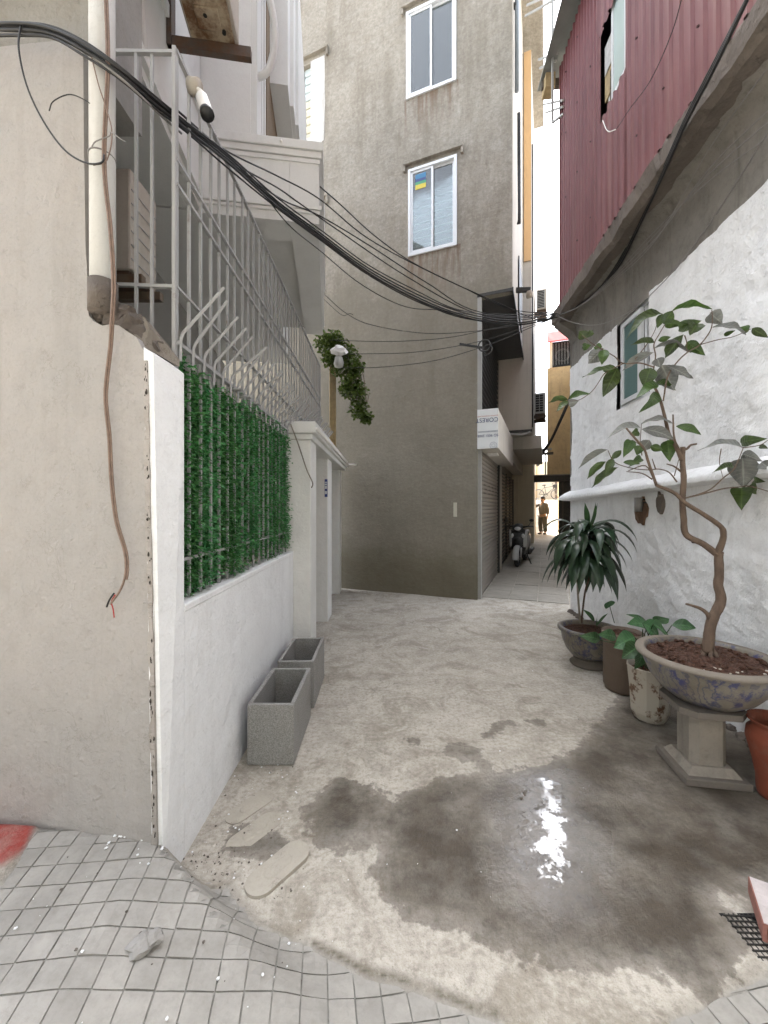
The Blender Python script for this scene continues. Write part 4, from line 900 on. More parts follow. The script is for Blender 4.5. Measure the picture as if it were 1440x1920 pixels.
# window of the white wall
wr_ = rb_('window', M_alu, .03,.07,4.47,4.515,2.63,3.60)
rb_('frame', M_alu, .03,.07,3.875,3.915,2.63,3.60, par=wr_); rb_('frame', M_alu, .03,.07,3.916,4.469,2.63,2.67, par=wr_); rb_('frame', M_alu, .03,.07,3.916,4.469,3.56,3.60, par=wr_)
rb_('sash', M_alu, .01,.045,4.41,4.468,2.672,3.558, par=wr_); rb_('sash', M_alu, .01,.045,4.05,4.11,2.672,3.558, par=wr_); rb_('sash', M_alu, .045,.065,4.0,4.04,2.672,3.558, par=wr_); rb_('sash', M_alu, .01,.045,4.111,4.409,2.672,2.72, par=wr_); rb_('sash', M_alu, .01,.045,4.111,4.409,3.51,3.558, par=wr_)
rb_('pane', M_glassg, .022,.03,4.111,4.409,2.721,3.509, par=wr_); rb_('dark_room', M_dark, .15,.16,3.80,4.6,2.5,3.62, par=wr_)
for i in range(3): lump_m = MB(RF); lump(lump_m, (.11, 3.95, 2.85+i*.28), .05, i*2., 1.8); lump_m.build('stored_jar', M_acw, wr_)
# plaster ledge
m = MB(RF); vs = []; bs = [-1+.03*i for i in range(236)]
for b in bs:
    zc = lerp(1.79, 1.69, (b-2.3)/3.7); j = lambda s_, f=9: noise.noise(Vector((b*f, s_, 0)))
    e = -.15-.012*j(1, 3)-.006*j(2, 18)
    vs += [(.02,b,zc+.10+.01*j(9,2)), (e*.45,b,zc+.055+.008*j(3)), (e*.92,b,zc+.012+.007*j(4,14)), (e,b,zc-.012+.008*j(5,16)), (e*.97,b,zc-.04+.01*j(6,14)), (e*.6,b,zc-.05+.008*j(7)), (.02,b,zc-.055)]
m.add(vs, [(i*7+k, (i+1)*7+k, (i+1)*7+k+1, i*7+k+1) for i in range(len(bs)-1) for k in range(6)]+[tuple(range(7)), tuple((len(bs)-1)*7+k for k in range(7))]); o = m.build('ledge', M_white2, rh); smooth_angle(o, 50)
# broken out patch with a pipe stub under the ledge
def patch(b, z, rx, rz, seed, mat, name, d=.022):
    m = MB(RF); c = [(-d+.014*noise.noise(Vector((b+math.cos(k)*rx, z, 1))), b+math.cos(k*.3142)*rx*(1+.5*noise.noise(Vector((k*.9, seed, 0)))), z+math.sin(k*.3142)*rz*(1+.5*noise.noise(Vector((k*.9, seed, 7))))) for k in range(20)]
    m.prism(c, (.04,0,0)); return m.build(name, mat, rh)
patch(3.98,1.50,.10,.13,1.3,mat_simple('exposed_brick', (.17,.10,.06), .95, 0, .6, 40, 1.), 'broken_patch'); patch(3.68,1.58,.05,.09,4.1,M_slab,'broken_patch'); patch(3.97,1.57,.05,.06,7.7,M_dark,'broken_patch',.024)
MB(RF).tube([(-.05,3.97,1.64),(-.05,3.97,1.50)], .035, 14).build('pipe_stub', M_grey_c, rh, True)
patch(3.22,1.27,.012,.012,2.2,M_dark,'nail_hole'); patch(2.62,.42,.012,.012,3.2,M_dark,'nail_hole')
m = MB(RF)
for b in range(40): lump(m, (-.02, 2.0+b*.1, .0+.01*random.random()), .035+.02*random.random(), b*1.7, .7)
o = m.build('rubble_foot', M_slab, rh); o['kind'] = 'stuff'

# ------------------------------------------------------------------ unseen house across the street, sized and darkened to cut light from behind
op = thing('light_blocking_house', 'unseen tall brown house across the road, sized to cut light', 'house', (0,-8,0))
MB().box(-14,12,-10,-7,-.3,16).build('wall', mat_plaster('light_blocking_brown', (.15,.135,.12), .2, .3, .3, 20, .3), op)
MB().hexa([(-14.3,-10.2,16),(12.3,-10.2,16),(12.3,-6.8,16),(-14.3,-6.8,16)], [(-14,-10,16.2),(12,-10,16.2),(12,-7,16.2),(-14,-7,16.2)]).build('roof', M_fac, op)  # roof of the unseen light-blocking house
for i in range(6):
    for j in range(4): MB().box(-7.8+i*2.6,-6.6+i*2.6,-7.02,-6.99,1.2+j*3.6,2.9+j*3.6).build('window', M_glassg, op)  # windows of the unseen light-blocking house

# ------------------------------------------------------------------ terrazzo planters
def planter(y0, y1, label, rot):
    t = thing('planter_box', label, 'planter', (-.678,(y0+y1)/2,0), 'terrazzo planter boxes along the white wall')
    h = .367; w = .14; ln = (y1-y0)/2; th = .026; Mx = Matrix.Translation((-.678,(y0+y1)/2,0)) @ Matrix.Rotation(R(rot), 4, 'Z')
    MB(Mx).bbox(-w,w,-ln,-ln+th,0.006,h,.004).build('panel', M_gran, t); MB(Mx).bbox(-w,w,ln-th,ln,0.006,h,.004).build('panel', M_gran, t)
    MB(Mx).bbox(-w,-w+th,-ln+th,ln-th,0.006,h,.004).build('panel', M_gran, t); MB(Mx).bbox(w-th,w,-ln+th,ln-th,0.006,h,.004).build('panel', M_gran, t)
    MB(Mx).box(-w+th,w-th,-ln+th,ln-th,.01,.04).build('floor', M_gran, t)
planter(2.39,2.94,'grey terrazzo planter box, empty, with bare pavement in front of it',0)
planter(3.06,3.62,'grey terrazzo planter box standing between the other planter and the gate',.5)

# pit covers
def cover(px, py, ang, L, Wd, z, mat, label, tilt=0):
    c = px2g(px, py); t = thing('pit_cover', label, 'cover', (c.x, c.y, gz(c.x, c.y)))
    Mx = Matrix.Translation((c.x, c.y, gz(c.x, c.y))) @ Matrix.Rotation(R(ang), 4, 'Z') @ Matrix.Rotation(R(tilt), 4, 'Y')
    def stad(L, Wd, n=12): 
        q = []
        for s_ in (1, -1):
            for k in range(n+1):
                a = -math.pi/2+math.pi*k/n+(0 if s_ > 0 else math.pi); q.append((s_*(L/2-Wd/2)+Wd/2*math.cos(a), Wd/2*math.sin(a)))
        return q
    MB(Mx).prism([(x, y, -.02) for x, y in stad(L, Wd)], (0,0,z+.02)).build('plate', mat, t)
    a = stad(L*.45, Wd*.45); b = stad(L*.45-.012, Wd*.45-.012); n = len(a); m = MB(Mx)
    m.add([(x,y,z+.0005) for x, y in a]+[(x,y,z+.003) for x, y in b], [(i, (i+1) % n, n+(i+1) % n, n+i) for i in range(n)]+[tuple(range(n, 2*n))]); m.build('grip', mat, t)
M_cov = mat_plaster('cement_cover', (.44,.405,.34), .2, .3, .5, 60, .1)
cover(522,1632,52,.30,.125,.018,M_cov,'loose oval cement pit cover lying slightly proud of the pavement')
cover(478,1560,52,.28,.115,.004,M_cov,'oval cement cover sunk flush beside the damp stain')
cover(470,1512,52,.27,.11,.004,M_cov,'oval cement cover sunk flush just in front of the planter')

# ------------------------------------------------------------------ plant pots
def soil(c, r, z, seed, n=28):
    m = MB(); vs = [(c[0], c[1], z+.02)]; rings = 10
    for i in range(1, rings+1):
        for k in range(n):
            a = 2*math.pi*k/n; q = r*i/rings; x = c[0]+q*math.cos(a); y = c[1]+q*math.sin(a)
            vs.append((x, y, z+.02*(1-(i/rings)**2)+.016*noise.noise(Vector((x*28, y*28, seed)))+.01*noise.noise(Vector((x*70, y*70, seed)))))
    fs = [(0, 1+k, 1+(k+1) % n) for k in range(n)]
    for i in range(rings-1): fs += [(1+i*n+k, 1+(i+1)*n+k, 1+(i+1)*n+(k+1) % n, 1+i*n+(k+1) % n) for k in range(n)]
    return m.add(vs, fs)
def leafmesh(p0, p1, w, side, droop=.12, fold=.18, n=8, tipl=1.0, wave=0.):
    p0 = Vector(p0); p1 = Vector(p1); d = p1-p0; L = d.length; s_ = Vector(side).normalized(); up = s_.cross(d.normalized())
    if up.z < 0: up = -up
    m = MB(); vs = []; fs = []
    for i in range(n+1):
        t = i/n; prof = (math.sin(math.pi*min(1, t*1.02)**.85)**.9 if 0 < t < 1 else 0)*(1-.25*t)*1.15
        c = p0+d*t+up*L*droop*math.sin(math.pi*t)
        for k in (-1,-.5,0,.5,1):
            vs.append(c+s_*w/2*prof*k+up*(abs(k)*fold*w*prof*.5+wave*w*math.sin(t*14+k)*abs(k)))
    for i in range(n):
        for k in range(4): fs.append((i*5+k, i*5+k+1, (i+1)*5+k+1, (i+1)*5+k))
    m.attrs = {'rib': [1. if k == 2 else 0. for i in range(n+1) for k in range(5)], 'lt': [i/n for i in range(n+1) for k in range(5)], 'lk': [abs(k-2)/2 for i in range(n+1) for k in range(5)]}
    return m.add(vs, fs)
# pedestal
pc = Vector((1.86, 2.35)); PM = Matrix.Translation((pc.x, pc.y, 0)) @ Matrix.Rotation(R(-9), 4, 'Z')
pd = thing('pedestal', 'weathered square stone pedestal carrying the large blue and white bowl', 'pedestal', (pc.x, pc.y, 0))
MB(PM).bbox(-.165,.165,-.165,.165,0.003,.045,.006).build('plinth', M_pedd, pd)
m = MB(PM); m.hexa([(-.135,-.135,.046),(.135,-.135,.046),(.135,.135,.046),(-.135,.135,.046)], [(-.105,-.105,.085),(.105,-.105,.085),(.105,.105,.085),(-.105,.105,.085)]); m.build('base_moulding', M_ped, pd)
sq = [(-.095,-.06),(-.06,-.095),(.06,-.095),(.095,-.06),(.095,.06),(.06,.095),(-.06,.095),(-.095,.06)]
MB(PM).prism([(x, y, .086) for x, y in sq], (0,0,.294)).build('shaft', M_ped, pd)
oc = [(-.17,-.11),(-.11,-.17),(.11,-.17),(.17,-.11),(.17,.11),(.11,.17),(-.11,.17),(-.17,.11)]
MB(PM).prism([(x, y, .381) for x, y in oc], (0,0,.035)).build('top_slab', M_pedd, pd)
bc = (1.905, 2.365, .417)
bp = thing('bonsai_bowl', 'large blue and white ceramic bowl of soil raised on the stone pedestal', 'pot', bc)
MB().lathe([(.0,.012),(.14,.0),(.17,.006),(.23,.05),(.285,.12),(.315,.19),(.325,.225),(.33,.232),(.352,.238),(.357,.25),(.352,.262),(.312,.263),(.303,.25),(.295,.20),(.26,.15),(.0,.14)], bc, 56).build('bowl', M_bowl, bp, True)
MB().lathe([(.331,.2325),(.353,.2385),(.358,.25),(.353,.2635),(.311,.2645)], bc, 56).build('rim', mat_plaster('worn_rim', (.22,.19,.155), .2, .4, .3, 40, .1), bp, True)
soil(bc, .305, bc[2]+.235, 1., 36).build('soil', M_soil, bp, True)
m = MB(); rr = random.Random(3)
for k in range(60):
    a = rr.random()*6.28; q = .28*math.sqrt(rr.random()); lump(m, (bc[0]+q*math.cos(a), bc[1]+q*math.sin(a), bc[2]+.25), .008+.012*rr.random(), k*1.3, .7)
o = m.build('soil_crumbs', M_soil, bp); o['kind'] = 'stuff'
m = MB()
for k in range(12):
    a = -2.3+rr.random()*1.5; q = .2+.09*rr.random(); lump(m, (bc[0]+q*math.cos(a), bc[1]+q*math.sin(a), bc[2]+.25), .004+.004*rr.random(), k*1.3, .5)
o = m.build('pebbles', mat_simple('pale_pebble', (.5,.45,.38), .8), bp); o['kind'] = 'stuff'
# the tree in the bowl
ZT = 2.365
tr = thing('potted_tree', 'crooked little tree with broad drooping leaves growing in the raised bowl', 'tree', (bc[0], ZT, .66))
def q6(x, y, dz=0.): return P(980+x/3.13, 560+y/3.13, ZT+dz)
def q7(x, y, dz=0.): return P(980+x/3.097, 900+y/3.097, ZT+dz)
def branch(pts, r0, r1, name='branch', n=6, seg=10):
    sp = spline(pts, n); N = len(sp)-1
    rad = [lerp(r0, r1, i/N)*(1+.10*noise.noise(sp[i]*30)) for i in range(N+1)]
    MB().tube(sp, rad, seg).build(name, M_bark, tr, True)
branch([q7(1075,1000), q7(1080,930), q7(1090,850), q7(1110,790), q7(1145,720), q7(1150,670), q7(1135,610), q7(1140,560), q7(1140,500), q7(1138,455), q7(1142,415)], .030, .021, 'trunk', 5, 14)
m = MB()
for k in range(6):
    a = k*1.05; m.tube([(bc[0]+.02+.055*math.cos(a), ZT+.055*math.sin(a), .648), (bc[0]+.02+.02*math.cos(a), ZT+.02*math.sin(a), .70)], [.008,.014], 7)
    m.build('root', M_bark, tr, True); m = MB()
branch([q7(1085,810), q7(1070,775), q7(1030,745), q7(985,730), q7(948,720)], .013, .006)
branch([q6(1140,1500), q6(1060,1440,.02), q6(960,1385,.03), q6(945,1290,.02), q6(937,1190), q6(945,1060,-.02), q6(938,960), q6(940,870)], .019, .013)
branch([q6(1142,1500), q6(1170,1430,-.03), q6(1178,1380,-.05), q6(1160,1335,-.06), q6(1060,1265,-.06), q6(955,1200,-.05), q6(890,1140,-.06), q6(785,1095,-.08)], .018, .009)
branch([q6(785,1095,-.08), q6(755,1010,-.09), q6(735,950,-.1), q6(712,880,-.1), q6(660,820,-.1), q6(608,760,-.1)], .008, .005)
branch([q6(935,950), q6(905,880), q6(860,800,.02), q6(840,720,.03), q6(815,620,.03), q6(790,550,.02), q6(760,500,.02)], .012, .006)
branch([q6(925,900), q6(890,820,-.03), q6(882,680,-.03)], .007, .004)
branch([q6(940,885), q6(965,880), q6(985,860), q6(1020,852)], .008, .005)
for pts, r0 in (([(760,505),(765,430),(780,340),(770,270),(800,210),(835,150)],.0045), ([(825,600),(850,460),(900,380),(960,320),(1040,270),(1100,190),(1113,130),(1110,65)],.0045), ([(1040,270),(1150,240),(1240,222),(1340,178)],.003),
    ([(770,402),(690,378),(590,380),(540,340),(480,305),(410,265),(350,215)],.004), ([(590,380),(540,405),(480,440),(440,500),(400,550),(330,595),(270,600)],.003), ([(660,355),(720,280),(770,200),(790,140)],.003),
    ([(950,215),(962,255),(962,310)],.003), ([(700,920),(690,840),(698,735)],.003), ([(770,1060),(720,980),(620,1010)],.004), ([(905,1075),(860,1020),(800,1000),(740,1005),(640,995),(540,960),(500,890)],.004), ([(760,1060),(700,1025),(610,1015)],.004), ([(780,1000),(760,940)],.004),
    ([(720,905),(690,860),(640,830)],.003), ([(935,1020),(890,985),(845,970)],.006), ([(890,1040),(920,930)],.003),
    ([(955,1170),(1080,1140),(1180,1115),(1270,1105),(1330,1100),(1440,1130)],.0045), ([(1000,1160),(1100,1120),(1180,1050),(1240,1000),(1285,900),(1295,870)],.004), ([(1165,880),(1155,960),(1175,1050)],.0025), ([(1295,875),(1390,860),(1440,830)],.003)):
    branch([q6(x, y, .02*math.sin(x*.02)) for x, y in pts], r0*1.1, r0*.55, 'twig', 4, 6)
LEAVES = [(880,70,1110,62,34,0),(1100,85,1175,148,80,1),(880,70,825,150,62,0),(820,90,605,245,48,0),(820,90,790,175,42,0),(835,145,950,150,48,0),(1050,130,915,190,62,0),(1020,150,980,220,85,0),(945,210,835,350,58,0),(965,255,1075,335,58,0),(775,260,630,275,32,0),(870,225,795,245,30,0),(775,290,990,320,34,1),(770,315,585,425,46,1),(1115,168,1310,215,30,1),(1180,215,1250,185,24,0),(1330,180,1250,175,42,0),(1345,175,1445,230,42,0),
 (370,230,330,190,55,0),(370,230,412,190,32,0),(400,275,350,285,38,0),(475,290,385,380,78,1),(480,300,465,390,54,0),(465,280,415,290,42,0),(555,405,470,580,84,0),(560,410,350,463,28,0),(545,405,470,425,42,0),(750,405,710,520,86,0),(790,350,810,405,58,1),(815,390,890,540,110,1),(850,395,1000,470,42,1),(800,510,655,597,48,0),(775,545,678,672,54,0),(770,505,900,540,34,0),
 (270,595,150,615,30,0),(275,590,400,560,32,0),(270,605,195,670,30,0),(330,600,270,615,46,1),(695,735,880,735,26,1),(900,748,1048,800,42,0),(695,760,490,828,38,1),(700,765,890,830,58,1),(850,830,865,960,74,0),(750,865,825,890,42,0),(745,830,690,895,62,1),(640,830,590,935,58,0),(690,860,670,920,48,0),(580,890,515,945,34,0),(500,885,325,1000,30,1),(530,940,480,1035,42,0),(490,955,378,1060,38,0),(560,990,405,1112,40,0),(700,940,620,990,42,0),(590,960,690,970,28,0),(680,780,630,800,46,0),
 (1290,875,1025,895,28,1),(1280,845,1440,820,62,0),(1290,910,1410,955,62,1),(1290,935,1300,1115,135,1),(1240,990,1110,1025,32,0),(1330,1100,1375,1150,62,0),(1285,1110,1285,1245,98,0),(1360,1065,1430,1075,42,0),(1390,865,1445,880,28,0),(1400,960,1450,1000,62,1)]
rr = random.Random(11)
for bx, by, tx, ty, w, g in LEAVES:
    z0 = .02*math.sin(bx*.02); p0 = q6(bx, by, z0); p1 = q6(tx, ty, z0+rr.gauss(0, .04)); d = p1-p0; sc = ZT/F/3.13
    wa = w*sc; wr2 = max(wa, d.length*.36); ph = math.acos(min(1, wa/wr2))
    vdir = (p0-Vector((0,0,CH))).normalized(); s1 = d.cross(vdir).normalized(); s2 = vdir*(1 if rr.random() < .5 else -1)
    leafmesh(p0, p1, wr2*1.06, s1*math.cos(ph)+s2*math.sin(ph), .02+.20*rr.random(), .25+.45*rr.random(), 9, 1., .03+.07*rr.random()).build('leaf', M_leafg if g else M_leaf, tr, True, fix=False)
# the other pots
def pot(name, label, c, prof, mat, soilr, soilz, cat='pot', n=40, rim=None, smooth=True):
    t = thing(name, label, cat, c); o = MB().lathe(prof, c, n).build('body', mat, t, smooth)
    if not smooth: pass
    if soilr: soil(c, soilr, c[2]+soilz, c[0]*3).build('soil', M_soil, t, True)
    return t
d_c = (2.02, 3.93, .0); d_b = (2.02, 3.93, .075)
t = thing('bowl_stand', 'low dark round stand under the dracaena bowl', 'stand', d_c); MB().lathe([(.0,.002),(.17,.002),(.18,.02),(.14,.05),(.15,.074),(.0,.0745)], d_c, 28).build('disc', M_pedd, t, True)
pot('glazed_bowl', 'glazed brown and blue bowl planted with the drooping dracaena', d_b, [(.0,.0),(.13,.0),(.16,.015),(.215,.08),(.25,.17),(.262,.255),(.29,.265),(.292,.285),(.285,.292),(.25,.292),(.24,.26),(.23,.2),(.0,.18)], M_bowl, .245, .25)
t_c = (2.03, 3.40, 0.)
pot('clay_pot', 'tall plain clay cylinder pot between the glazed bowl and the white pot', t_c, [(.0,.004),(.135,.004),(.14,.03),(.148,.04),(.150,.44),(.160,.45),(.162,.485),(.155,.492),(.14,.49),(.135,.42),(.0,.40)], M_terra2, .137, .465)
w_c = (1.945, 2.93, 0.)
pot('white_pot', 'faceted white pot with a brown stain holding glossy heart leaves', w_c, [(.0,.006),(.100,.006),(.112,.03),(.122,.06),(.130,.20),(.146,.375),(.150,.385),(.143,.39),(.135,.37),(.12,.30),(.0,.29)], M_potw, .128, .345, n=11, smooth=False)
v_c = (2.10, 2.13, 0.)
pot('terracotta_vase', 'smooth orange terracotta vase standing against the whitewashed wall', v_c, [(.0,.005),(.085,.005),(.09,.03),(.092,.10),(.11,.20),(.135,.30),(.130,.345),(.108,.37),(.11,.385),(.128,.40),(.131,.408),(.12,.41),(.098,.385),(.095,.36),(.11,.30),(.08,.15),(.0,.12)], M_terra, 0, 0)
# dracaena
dr = thing('dracaena', 'dracaena with long dark drooping leaves on two thin stems', 'plant', (2.0,3.93,.33))
ZD = 3.93
c1 = [P(1088,1168,ZD), P(1084,1120,ZD), P(1083,1085,ZD), P(1086,1030,ZD)]; c2 = [P(1090,1168,ZD), P(1097,1110,ZD-.02), P(1108,1070,ZD-.02), P(1112,1010,ZD-.02), P(1112,985,ZD)]
MB().tube(spline(c1, 5), .010, 8).build('stem', M_ped, dr, True); MB().tube(spline(c2, 5), .009, 8).build('stem', M_twig, dr, True)
rr = random.Random(21)
def strap(o, az, el, L, w, droop, par, mat, n=10):
    p = Vector(o); d = Vector((math.cos(az)*math.cos(el), math.sin(az)*math.cos(el), math.sin(el))); st = L/n; s_ = Vector((-math.sin(az), math.cos(az), rr.gauss(0, .15))).normalized()
    m = MB(); vs = []; fs = []
    for i in range(n+1):
        t = i/n; ww = w*(.35+.65*math.sin(math.pi*min(1, .12+t*.9))**.8)*(1 if t < .75 else max(.04, (1-t)/.25)); up = s_.cross(d)
        for k in (-1, 0, 1): vs.append(p+s_*ww/2*k+up*(abs(k)*ww*.16)+s_*.01*math.sin(t*5+az))
        d = (d+Vector((0,0,-droop*(.35+t)))*(1/n)*3).normalized(); p = p+d*st
    for i in range(n): fs += [(i*3, i*3+1, i*3+4, i*3+3), (i*3+1, i*3+2, i*3+5, i*3+4)]
    m.add(vs, fs); m.build('leaf', mat, par, True, fix=False)
for k in range(76):
    top_ = k/76; o = P(1098+rr.gauss(0,9), lerp(1048, 992, top_), ZD+rr.gauss(0,.05)); az = k*2.399+rr.gauss(0,.2)
    strap(o, az, lerp(.0, .95, top_)+rr.gauss(0,.14), .40+.17*rr.random(), .078+.024*rr.random(), 1.1+.6*rr.random(), dr, M_drac)
for k in range(4): strap(P(1106,992,ZD), k*1.7, 1.32, .27, .05, .05, dr, M_lily)
# seedling in the dracaena bowl, broad leaves in the white pot
sl = thing('seedling', 'single heart leaf seedling on a thin stalk in the glazed bowl', 'plant', (2.15,3.9,.33))
MB().tube(spline([P(1152,1168,3.95), P(1147,1150,3.95), P(1142,1132,3.95)], 5), .004, 6).build('stalk', M_vstem, sl, True)
leafmesh(P(1146,1126,3.95), P(1136,1142,3.92), .10, (1,0,.1), .05, .2).build('leaf', M_lily, sl, True, fix=False)
for a, b in (((1115,1165),(1092,1142)), ((1118,1172),(1140,1150)), ((1120,1175),(1122,1148))): leafmesh(P(*a,3.9), P(*b,3.88), .05, (.4,.3,1), .1, .2).build('leaf', M_lily, sl, True, fix=False)
ll = thing('arum_plant', 'arum plant with broad glossy green leaves growing in the white pot', 'plant', (w_c[0], w_c[1], .36))
for (tx, ty, bx, by, w, dz) in ((1173,1152,1225,1178,.05,.10),(1175,1170,1215,1172,.07,.05),(1255,1160,1225,1165,.06,.1),(1305,1178,1260,1172,.07,.02),(1150,1215,1190,1195,.10,-.06),(1165,1235,1200,1210,.09,-.12),(1235,1195,1205,1168,.10,-.05),(1255,1195,1225,1170,.09,-.1),(1085,1192,1125,1200,.07,.12),(1120,1190,1155,1195,.07,.08),(1190,1255,1205,1215,.09,-.16),(1215,1250,1220,1210,.08,-.12),(1180,1190,1205,1180,.07,0.),(1200,1230,1215,1200,.08,-.14),(1245,1215,1230,1190,.07,-.1)):
    z = w_c[1]+dz; b = P(bx, by, z); root = Vector((w_c[0]+rr.gauss(0,.03), w_c[1]+rr.gauss(0,.03), .35))
    MB().tube(spline([root, root.lerp(b, .5)+Vector((0,0,.06)), b], 5), .0035, 6).build('stalk', M_vstem, ll, True)
    leafmesh(b, P(tx, ty, z-.03), w*1.35, (rr.gauss(0,.4), .6, .7) if abs(tx-bx) > 25 else (1, .2, rr.gauss(0,.2)), .12, .25, 8, 1, .03).build('leaf', M_lily, ll, True, fix=False)
m = MB()
for k in range(16):
    a = rr.random()*6.28; q = .08*rr.random(); x = w_c[0]+q*math.cos(a); y = w_c[1]+q*math.sin(a); MB().tube([(x,y,.345),(x+rr.gauss(0,.02),y+rr.gauss(0,.02),.52)], .0028, 5).build('stalk', M_vstem, ll)

# hollow bricks over the drain mesh
dm = thing('drain_mesh', 'rusty woven wire mesh over the gutter under the hollow bricks', 'mesh', (1.40,1.42,0))
for k in range(14): MB().bar((1.29+k*.018,1.36,gz(1.3,1.4)+.006), (1.29+k*.018,1.52,gz(1.3,1.4)+.006), .004).build('wire', M_dsteel, dm)
for k in range(8): MB().bar((1.28,1.37+k*.02,gz(1.3,1.4)+.010), (1.52,1.36+k*.02,gz(1.3,1.4)+.010), .004).build('wire', M_dsteel, dm)
MB().box(1.275,1.55,1.355,1.525,-.03,gz(1.3,1.4)+.003).build('gutter', M_dark, dm)
def hollow_brick(x, y, z, rot, label):
    Mx = Matrix.Translation((x, y, z)) @ Matrix.Rotation(R(rot), 4, 'Z'); t = thing('hollow_brick', label, 'brick', (x, y, z), 'bricks on the drain mesh')
    w, h, l, e = .10, .062, .21, .012; m = MB(Mx); xs = [0,e,w/2-e/2,w/2+e/2,w-e,w]; 
    for i in range(5):
        if i in (0,2,4): m.box(xs[i], xs[i+1], 0, l, 0, h)
        else: m.box(xs[i], xs[i+1], 0, l, 0, e); m.box(xs[i], xs[i+1], 0, l, h-e, h)
    weld(m.build('shell', M_brick, t)); MB(Mx).box(.004,w-.004,.002,l-.002,h+.0006,h+.003).build('mortar_skin', mat_plaster('pale_mortar', (.52,.47,.46), .2, .3, .6, 40, 0), t)
    MB(Mx).box(e+.001,w-e-.001,.1,.12,e+.001,h-e-.001).build('core', M_dark, t)
hollow_brick(1.325,1.40,.03,-32,'hollow red brick with a mortar skin resting on the drain mesh')
hollow_brick(1.40,1.28,.03,-24,'hollow red brick at the very edge of the drain mesh')

# paint flecks and grit
rr = random.Random(77); m = MB(); m2 = MB()
for k in range(230):
    if k % 3 == 0: x, y = rr.uniform(-1.3,-.1), rr.uniform(1.0,1.75)
    elif k % 3 == 1: x, y = rr.uniform(-.86,-.45), rr.uniform(1.5,2.4)
    else: x, y = rr.uniform(-.7,1.9), rr.uniform(1.2,6.3)
    if abs(x) > y or (x < -.86 and y > 1.58): continue
    s_ = rr.choice((.001,.0015,.002,.0035)); lump(m if rr.random() < .6 else m2, (x, y, gz(x, y)+.007), s_*1.3, k*.7, .5)
for k in range(14): x = rr.uniform(-1.1,-.87); y = 1.6-.14*(x+.9)-rr.random()**2*.08; lump(m, (x, y, gz(x, y)+.005), .002+.005*rr.random(), k*.9, .4)
o = m.build('paint_flecks', M_white, None); o['kind'] = 'stuff'; tag(o, 'white paint and plaster flecks scattered over the pavement', 'flecks')
for k in range(90): a = rr.random(); x = lerp(-.86,-.40,a)+rr.gauss(0,.04); y = lerp(1.74,1.55,a)+abs(rr.gauss(0,.05)); lump(m2, (x, y, gz(x, y)+.006), .0015+.0035*rr.random()**2, k*.9, .7)
o = m2.build('grit', M_slab, None); o['kind'] = 'stuff'; tag(o, 'brown grit gathered along the pavement lip and gutter', 'grit')
clump = thing('cement_clod', 'lump of broken cement stuck on the small pavement tiles', 'clod', (*px2g(265,1775), .12))
c = px2g(265,1775); m = MB(); lump(m, (c.x, c.y, gz(c.x, c.y)+.008), .04, 5.5, .35); lump(m, (c.x+.03, c.y+.02, gz(c.x, c.y)+.01), .028, 8.5, .4); m.build('lump', M_conc_raw, clump)

# ------------------------------------------------------------------ overhead cables
def cable(pts, r, mat, label, n=7, name='overhead_cable', seg=6, group=None):
    sp = spline([P(*p) for p in pts], n); o = MB().tube(sp, r, seg).build(name, mat, None, True); tag(o, label, 'cable', group); return o
MAIN = [(-60,52,1.62),(40,50,1.585),(100,60,1.575),(160,90,1.57),(225,135,1.60),(290,190,1.72),(350,238,1.9),(430,302,2.2),(520,382,2.65),(600,441,3.05),(690,507,3.5),(780,556,3.95),(850,585,4.3),(920,601,4.7),(980,604,5.0),(1040,592,5.3)]
def shift(pts, dx, dy, k0, k1, wob=0, seed=0): return [(x+dx*lerp(k0,k1,i/(len(pts)-1)), y+dy*lerp(k0,k1,i/(len(pts)-1))+wob*noise.noise(Vector((i*.8, seed, 0))), z-.01*(seed % 3)) for i, (x, y, z) in enumerate(pts)]
grp = 'cables of the thick bundle across the alley'; lb = 'black cable of the thick bundle sagging from the cream wall across the alley'
for k, (dx, dy, k0, k1, r, wb) in enumerate(((0,0,1,1,.007,0),(0,6,1,.6,.007,2),(0,-6,1,.7,.006,3),(3,11,1,.4,.006,5),(-2,16,1,.2,.005,8),(2,-10,.8,1,.005,5))): cable(shift(MAIN, dx, dy, k0, k1, wb, k), r, M_black, lb, group=grp)
cable([(-40,62,1.6),(60,64,1.58),(120,72,1.575),(175,108,1.565),(240,158,1.60),(300,215,1.75),(340,250,1.9)], .005, M_grey_c, 'pale grey wire running under the black bundle on the cream wall')
cable([(40,42,1.57),(35,90,1.56),(50,160,1.565),(80,225,1.57),(120,280,1.575),(160,305,1.57),(190,305,1.565),(195,290,1.57)], .0035, M_black, 'thin black loop of wire drooping over the cream wall')
cable([(92,208,1.60),(100,190,1.59),(130,177,1.59),(160,188,1.6),(175,200,1.6)], .002, M_black, 'short curl of thin wire sticking out of the cream wall')
cable([(172,275,1.58),(180,265,1.57),(205,255,1.57),(208,248,1.56),(228,262,1.56),(235,266,1.58)], .0022, M_grey_c, 'twisted tie wire around the white drain pipe')
cable([(170,100,1.565),(185,160,1.56),(198,200,1.565),(210,250,1.565),(200,300,1.57),(175,310,1.575)], .0025, M_brownc, 'thin brown wire winding down beside the white drain pipe')
